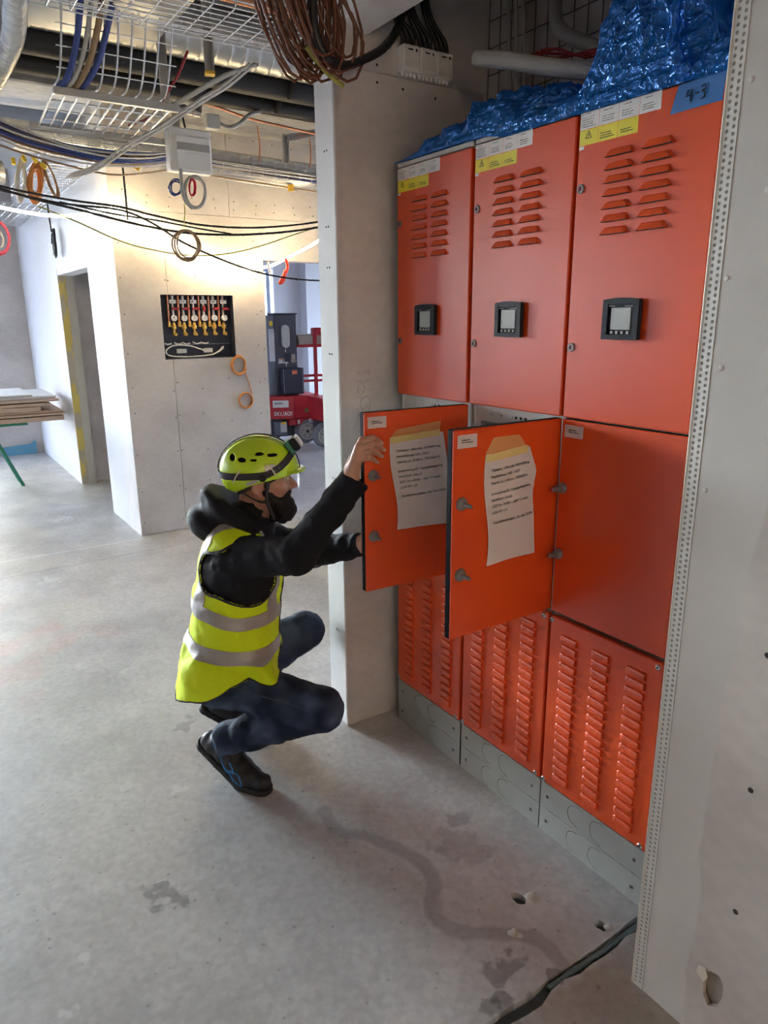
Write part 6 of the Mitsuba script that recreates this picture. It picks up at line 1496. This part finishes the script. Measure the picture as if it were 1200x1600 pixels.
# cables sagging across the corridor
def sag(label, pts, r, mat, group=None, name='cable'):
    return single(name, tube(spline(pts, 8), r, 6), mat, label, 'cable', True, group)
sag('upper black cable sagging across the corridor in front of the light strip', [(0.45, 4.8, 2.43), (0.75, 4.8, 2.385), (1.0, 4.8, 2.36), (1.25, 4.8, 2.345), (1.45, 4.8, 2.31), (1.75, 4.8, 2.272), (2.1, 4.8, 2.275), (2.45, 4.8, 2.315), (2.75, 4.8, 2.37)], 0.0065, 'mat_black_cable')
sag('lower black cable sagging across the corridor in front of the light strip', [(0.45, 4.75, 2.42), (0.75, 4.75, 2.35), (1.0, 4.75, 2.305), (1.3, 4.75, 2.25), (1.6, 4.75, 2.215), (1.9, 4.75, 2.215), (2.2, 4.75, 2.24), (2.45, 4.75, 2.275), (2.75, 4.75, 2.335)], 0.0075, 'mat_black_cable')
sag('black cable dropping from the upper cables across the doorway', [(0.45, 4.85, 2.42), (0.9, 4.85, 2.35), (1.25, 4.85, 2.335), (1.45, 4.85, 2.27), (1.65, 4.85, 2.16), (1.95, 4.85, 2.05), (2.2, 4.85, 1.985), (2.45, 4.85, 1.955), (2.75, 4.85, 1.945)], 0.006, 'mat_black_cable')
sag('thin black cable joining the two sagging black cables', [(0.9, 4.78, 2.345), (1.2, 4.78, 2.30), (1.45, 4.78, 2.28), (1.7, 4.78, 2.25), (1.95, 4.78, 2.225)], 0.005, 'mat_black_cable')
sag('yellow-green wire sagging lowest across the corridor', [(0.80, 4.9, 2.33), (1.0, 4.9, 2.26), (1.25, 4.9, 2.16), (1.45, 4.9, 2.115), (1.7, 4.9, 2.09), (1.95, 4.9, 2.11), (2.2, 4.9, 2.17), (2.5, 4.9, 2.27), (2.8, 4.9, 2.36)], 0.004, 'mat_green_cable')
sag('black cable hanging straight down from the tray left of the white box', [(1.30, 5.0, 2.70), (1.335, 5.0, 2.64), (1.34, 5.0, 2.50), (1.34, 5.0, 2.30)], 0.006, 'mat_black_cable')
# bundle of coloured cables along the left, and the white bundle that climbs
cols = ['mat_blue_cable', 'mat_tan_cable', 'mat_grey_cable', 'mat_blue_cable', 'mat_brown_cable', 'mat_tan_cable', 'mat_grey_cable', 'mat_blue_cable', 'mat_white_cable']
cn = ['dark blue', 'tan', 'grey', 'dark blue', 'brown', 'tan', 'grey', 'dark blue', 'white']
rc = np.random.RandomState(8)
for k in range(22):
    j = k % 9; o = np.array([0, rc.normal(0, 0.045), rc.normal(0, 0.022)])
    pts = [(-0.2, 4.85, 2.83), (0.45, 4.85, 2.75), (0.75, 4.85, 2.67), (1.0, 4.87, 2.63), (1.25, 4.92, 2.63), (1.5, 5.05, 2.67), (1.75, 5.25, 2.735), (2.1, 5.35, 2.735), (3.1, 5.38, 2.705)]
    sag(f'{cn[j]} cable in the sagging bundle that runs onto the wall tray', [np.array(p) + o * (1.0 if i < 6 else 0.9) + rc.normal(0, 0.006, 3) for i, p in enumerate(pts)], 0.006, cols[j], f'{cn[j]} cables of the sagging bundle')
for k in range(5):
    o = np.array([0.010 * (k - 2), 0.008 * (k % 2), 0.009 * (k % 3)])
    sag('white cable in the bundle climbing past the vertical struts', [np.array(p) + o for p in ((1.88, 4.2, 3.05), (1.76, 4.25, 2.95), (1.62, 4.30, 2.86), (1.44, 4.45, 2.74), (1.27, 4.6, 2.64), (1.14, 4.75, 2.55), (1.0, 4.9, 2.50))], 0.0072, 'mat_white_cable', 'white climbing cables')
for k in range(3):
    o = np.array([0.012 * k, 0.0, 0.0])
    sag('grey cable slanting between the struts above the white bundle', [np.array(p) + o for p in ((1.98, 4.35, 3.12), (1.82, 4.45, 3.06), (1.66, 4.6, 2.97), (1.50, 4.8, 2.88))], 0.008, 'mat_grey_cable', 'grey slanting cables')
sag('dark red cable descending beside the hanging tray', [(1.47, 4.05, 3.02), (1.43, 4.1, 2.92), (1.38, 4.15, 2.84), (1.33, 4.3, 2.75), (1.26, 4.5, 2.735)], 0.007, 'mat_red_wire')
for k, (m_, w_) in enumerate((('mat_blue_cable', 'blue'), ('mat_grey_cable', 'grey'), ('mat_tan_cable', 'tan'), ('mat_blue_cable', 'blue'))):
    single('hose', tube(spline([(0.90 + 0.045 * k, 3.78, 3.06), (0.885 + 0.040 * k, 3.82, 2.95), (0.86 + 0.036 * k, 3.86, 2.84), (0.83 + 0.03 * k, 3.93, 2.76), (0.80 + 0.03 * k, 4.05, 2.74)], 6), 0.014 if k != 1 else 0.011, 8), m_, f'{w_} hose dropping into the short hanging tray, ' + ('leftmost', 'second from the left', 'third from the left', 'rightmost')[k] + ' of four', 'hose', True, 'hoses at the hanging tray')
# hanging orange and white coils at the left
for k in range(2):
    coil('cable_coil', ('thick orange cable coil hanging at the left', 'white cable coil hanging beside the orange one')[k], ((0.855, 5.2, 2.51), (0.775, 5.22, 2.51))[k], (1, 0, 0), (0.15, 0, 1), (0.034, 0.030)[k], (0.105, 0.11)[k], (16, 9)[k], 0.006, ('mat_orange_cable', 'mat_white_cable')[k], 20 + k, 0.22, depth=0.02)
coil('cable_coil', 'loose tan cable loops right of the orange coil', (0.945, 5.2, 2.53), (1, 0, 0), (-0.25, 0, 1), 0.022, 0.11, 4, 0.0055, 'mat_tan_cable', 23, 0.3)
for k, (x, z) in enumerate(((0.74, 2.61), (0.80, 2.63), (0.86, 2.63), (0.905, 2.60))):
    single('cable_marker', at(box(-0.012, 0.012, -0.02, 0.02, -0.008, 0.008, 0.004), frame((x, 5.17, z), (1, 0, 0.3 * k), (0, 0.2, 1))), 'mat_sign_yellow', ('first', 'second', 'third', 'fourth')[k] + ' yellow marker tag from the left above the orange coil', 'tag', 30)
coil('cable_coil', 'black cable coil hanging on the white left wall', (1.35, 7.62, 2.38), (0.05, 1, 0), (0, -0.1, 1), 0.055, 0.12, 5, 0.007, 'mat_black_cable', 24, 0.25, tail=[(1.34, 7.66, 2.52), (1.34, 7.68, 2.72)])
coil('cable_coil', 'pink cable coil hanging at the left edge of the picture', (0.69, 6.0, 2.25), (1, 0, 0), (0, 0, 1), 0.085, 0.12, 4, 0.009, plain('mat_pink_cable', (0.50, 0.06, 0.12), 0.5), 25, 0.06)
single('cable', tube(spline([(0.55, 5.98, 2.35), (0.66, 5.98, 2.33), (0.72, 5.98, 2.26), (0.70, 5.98, 2.18), (0.60, 5.98, 2.16)], 8), 0.007, 6), 'mat_grey_cable', 'grey cable looped inside the pink coil', 'cable', True)
# warm light strip: a hanging tube that glows
strip = spline([(0.3, 5.3, 2.43), (0.75, 5.4, 2.36), (1.08, 5.5, 2.36), (1.40, 5.57, 2.435), (1.504, 5.58, 2.388), (1.725, 5.58, 2.292), (1.94, 5.58, 2.145), (2.13, 5.57, 2.085), (2.295, 5.56, 2.054), (2.53, 5.50, 2.08), (2.67, 5.38, 2.155), (2.80, 5.22, 2.24), (2.93, 5.05, 2.36)], 10)
lk = thing('light_strip', 'glowing warm white light strip sagging across the far wall', 'light')
scene[lk + '__tube'] = {**mikit.ply(tube(strip, 0.011, 8), plain('mat_strip', (0.8, 0.75, 0.6), 0.4), True), 'emitter': {'type': 'area', 'radiance': rgb(*(np.array([1.0, 0.77, 0.42]) * 2.0).tolist())}}
for p in (strip[30], strip[95]): part(lk, 'clip', box(p[0] - 0.006, p[0] + 0.006, p[1] - 0.014, p[1] + 0.014, p[2] - 0.014, p[2] + 0.016, 0.002), 'mat_white_box')
unseen_strip = spline([(-2.4, -4.2, 2.5), (-1.5, -4.2, 2.1), (-0.6, -4.2, 1.98), (0.3, -4.2, 2.1), (1.2, -4.2, 2.5)], 10)  # strip out of view behind the viewer, warms niche side and near wall
hk_ = thing('light_strip', 'unseen warm light strip behind the viewer, placed to light the niche and near wall', 'light')
scene[hk_ + '__tube'] = {**mikit.ply(tube(unseen_strip, 0.011, 8), 'mat_strip', True), 'emitter': {'type': 'area', 'radiance': rgb(*(np.array([1.0, 0.72, 0.44]) * 3.3).tolist())}}
single('cable_tie', tube(spline([(2.64, 5.40, 2.14), (2.66, 5.41, 2.08), (2.645, 5.42, 2.03), (2.62, 5.42, 1.965), (2.59, 5.42, 1.955), (2.615, 5.41, 2.0), (2.64, 5.41, 2.05)], 6), 0.012, 7), plain('mat_red_tie', (0.70, 0.06, 0.03), 0.5), 'red cable loop hanging from the light strip at the doorway', 'cable tie', True)
single('cord', tube([(2.525, 5.48, 2.12), (2.53, 5.48, 2.07), (2.54, 5.485, 2.03)], 0.008, 6), 'mat_white_cable', 'white cord end tied to the light strip at the doorway corner', 'cord', True)
# the big brown coil in the foreground with a thick black cable
def hang(seed, n):
    R = np.random.RandomState(seed); P = []
    for k in range(n):
        a = 0.075 + 0.045 * R.rand(); low = 2.385 + 0.085 * R.rand() ** 1.5; cx = 1.175 + 0.05 * R.normal(); top = 2.95 + 0.05 * R.rand()
        if k == 1: a, cx, low = 0.11, 1.11, 2.44
        sk = 0.10 + 0.05 * R.rand(); y0 = 2.20 + 0.03 * R.normal()
        for i in range(20):
            t = 2 * np.pi * i / 20; zz = (low + top) / 2 + (top - low) / 2 * math.sin(t); f = (zz - low) / (top - low)
            P.append((cx + a * math.cos(t) * (1 - 0.25 * f) + sk * (0.35 - f), y0 + 0.02 * math.cos(t + k), zz))
    P = np.array(P); ker = np.array([1, 2, 1]) / 4.0; Pp = np.pad(P, ((1, 1), (0, 0)), mode='edge')
    return np.stack([np.convolve(Pp[:, k], ker, 'valid') for k in range(3)], 1)
bk = thing('cable_coil', 'big brown cable coil hanging in front of the partition at the top', 'cable coil')
part(bk, 'turns', tube(hang(4, 32), 0.0044, 6), 'mat_brown_cable', True)
part(bk, 'tape_wrap', tube(spline([(1.155, 2.165, 2.47), (1.205, 2.165, 2.425), (1.245, 2.165, 2.40), (1.285, 2.17, 2.385)], 6), 0.0075, 7), 'mat_green_cable', True, label='yellowish tape round the coil')
sag('thick black cable looping in front of the brown coil and into the niche', [(1.17, 2.14, 2.95), (1.168, 2.14, 2.60), (1.175, 2.14, 2.50), (1.21, 2.14, 2.445), (1.275, 2.15, 2.435), (1.35, 2.16, 2.465), (1.45, 2.18, 2.525), (1.56, 2.25, 2.64), (1.65, 2.30, 2.85)], 0.014, 'mat_black_cable')
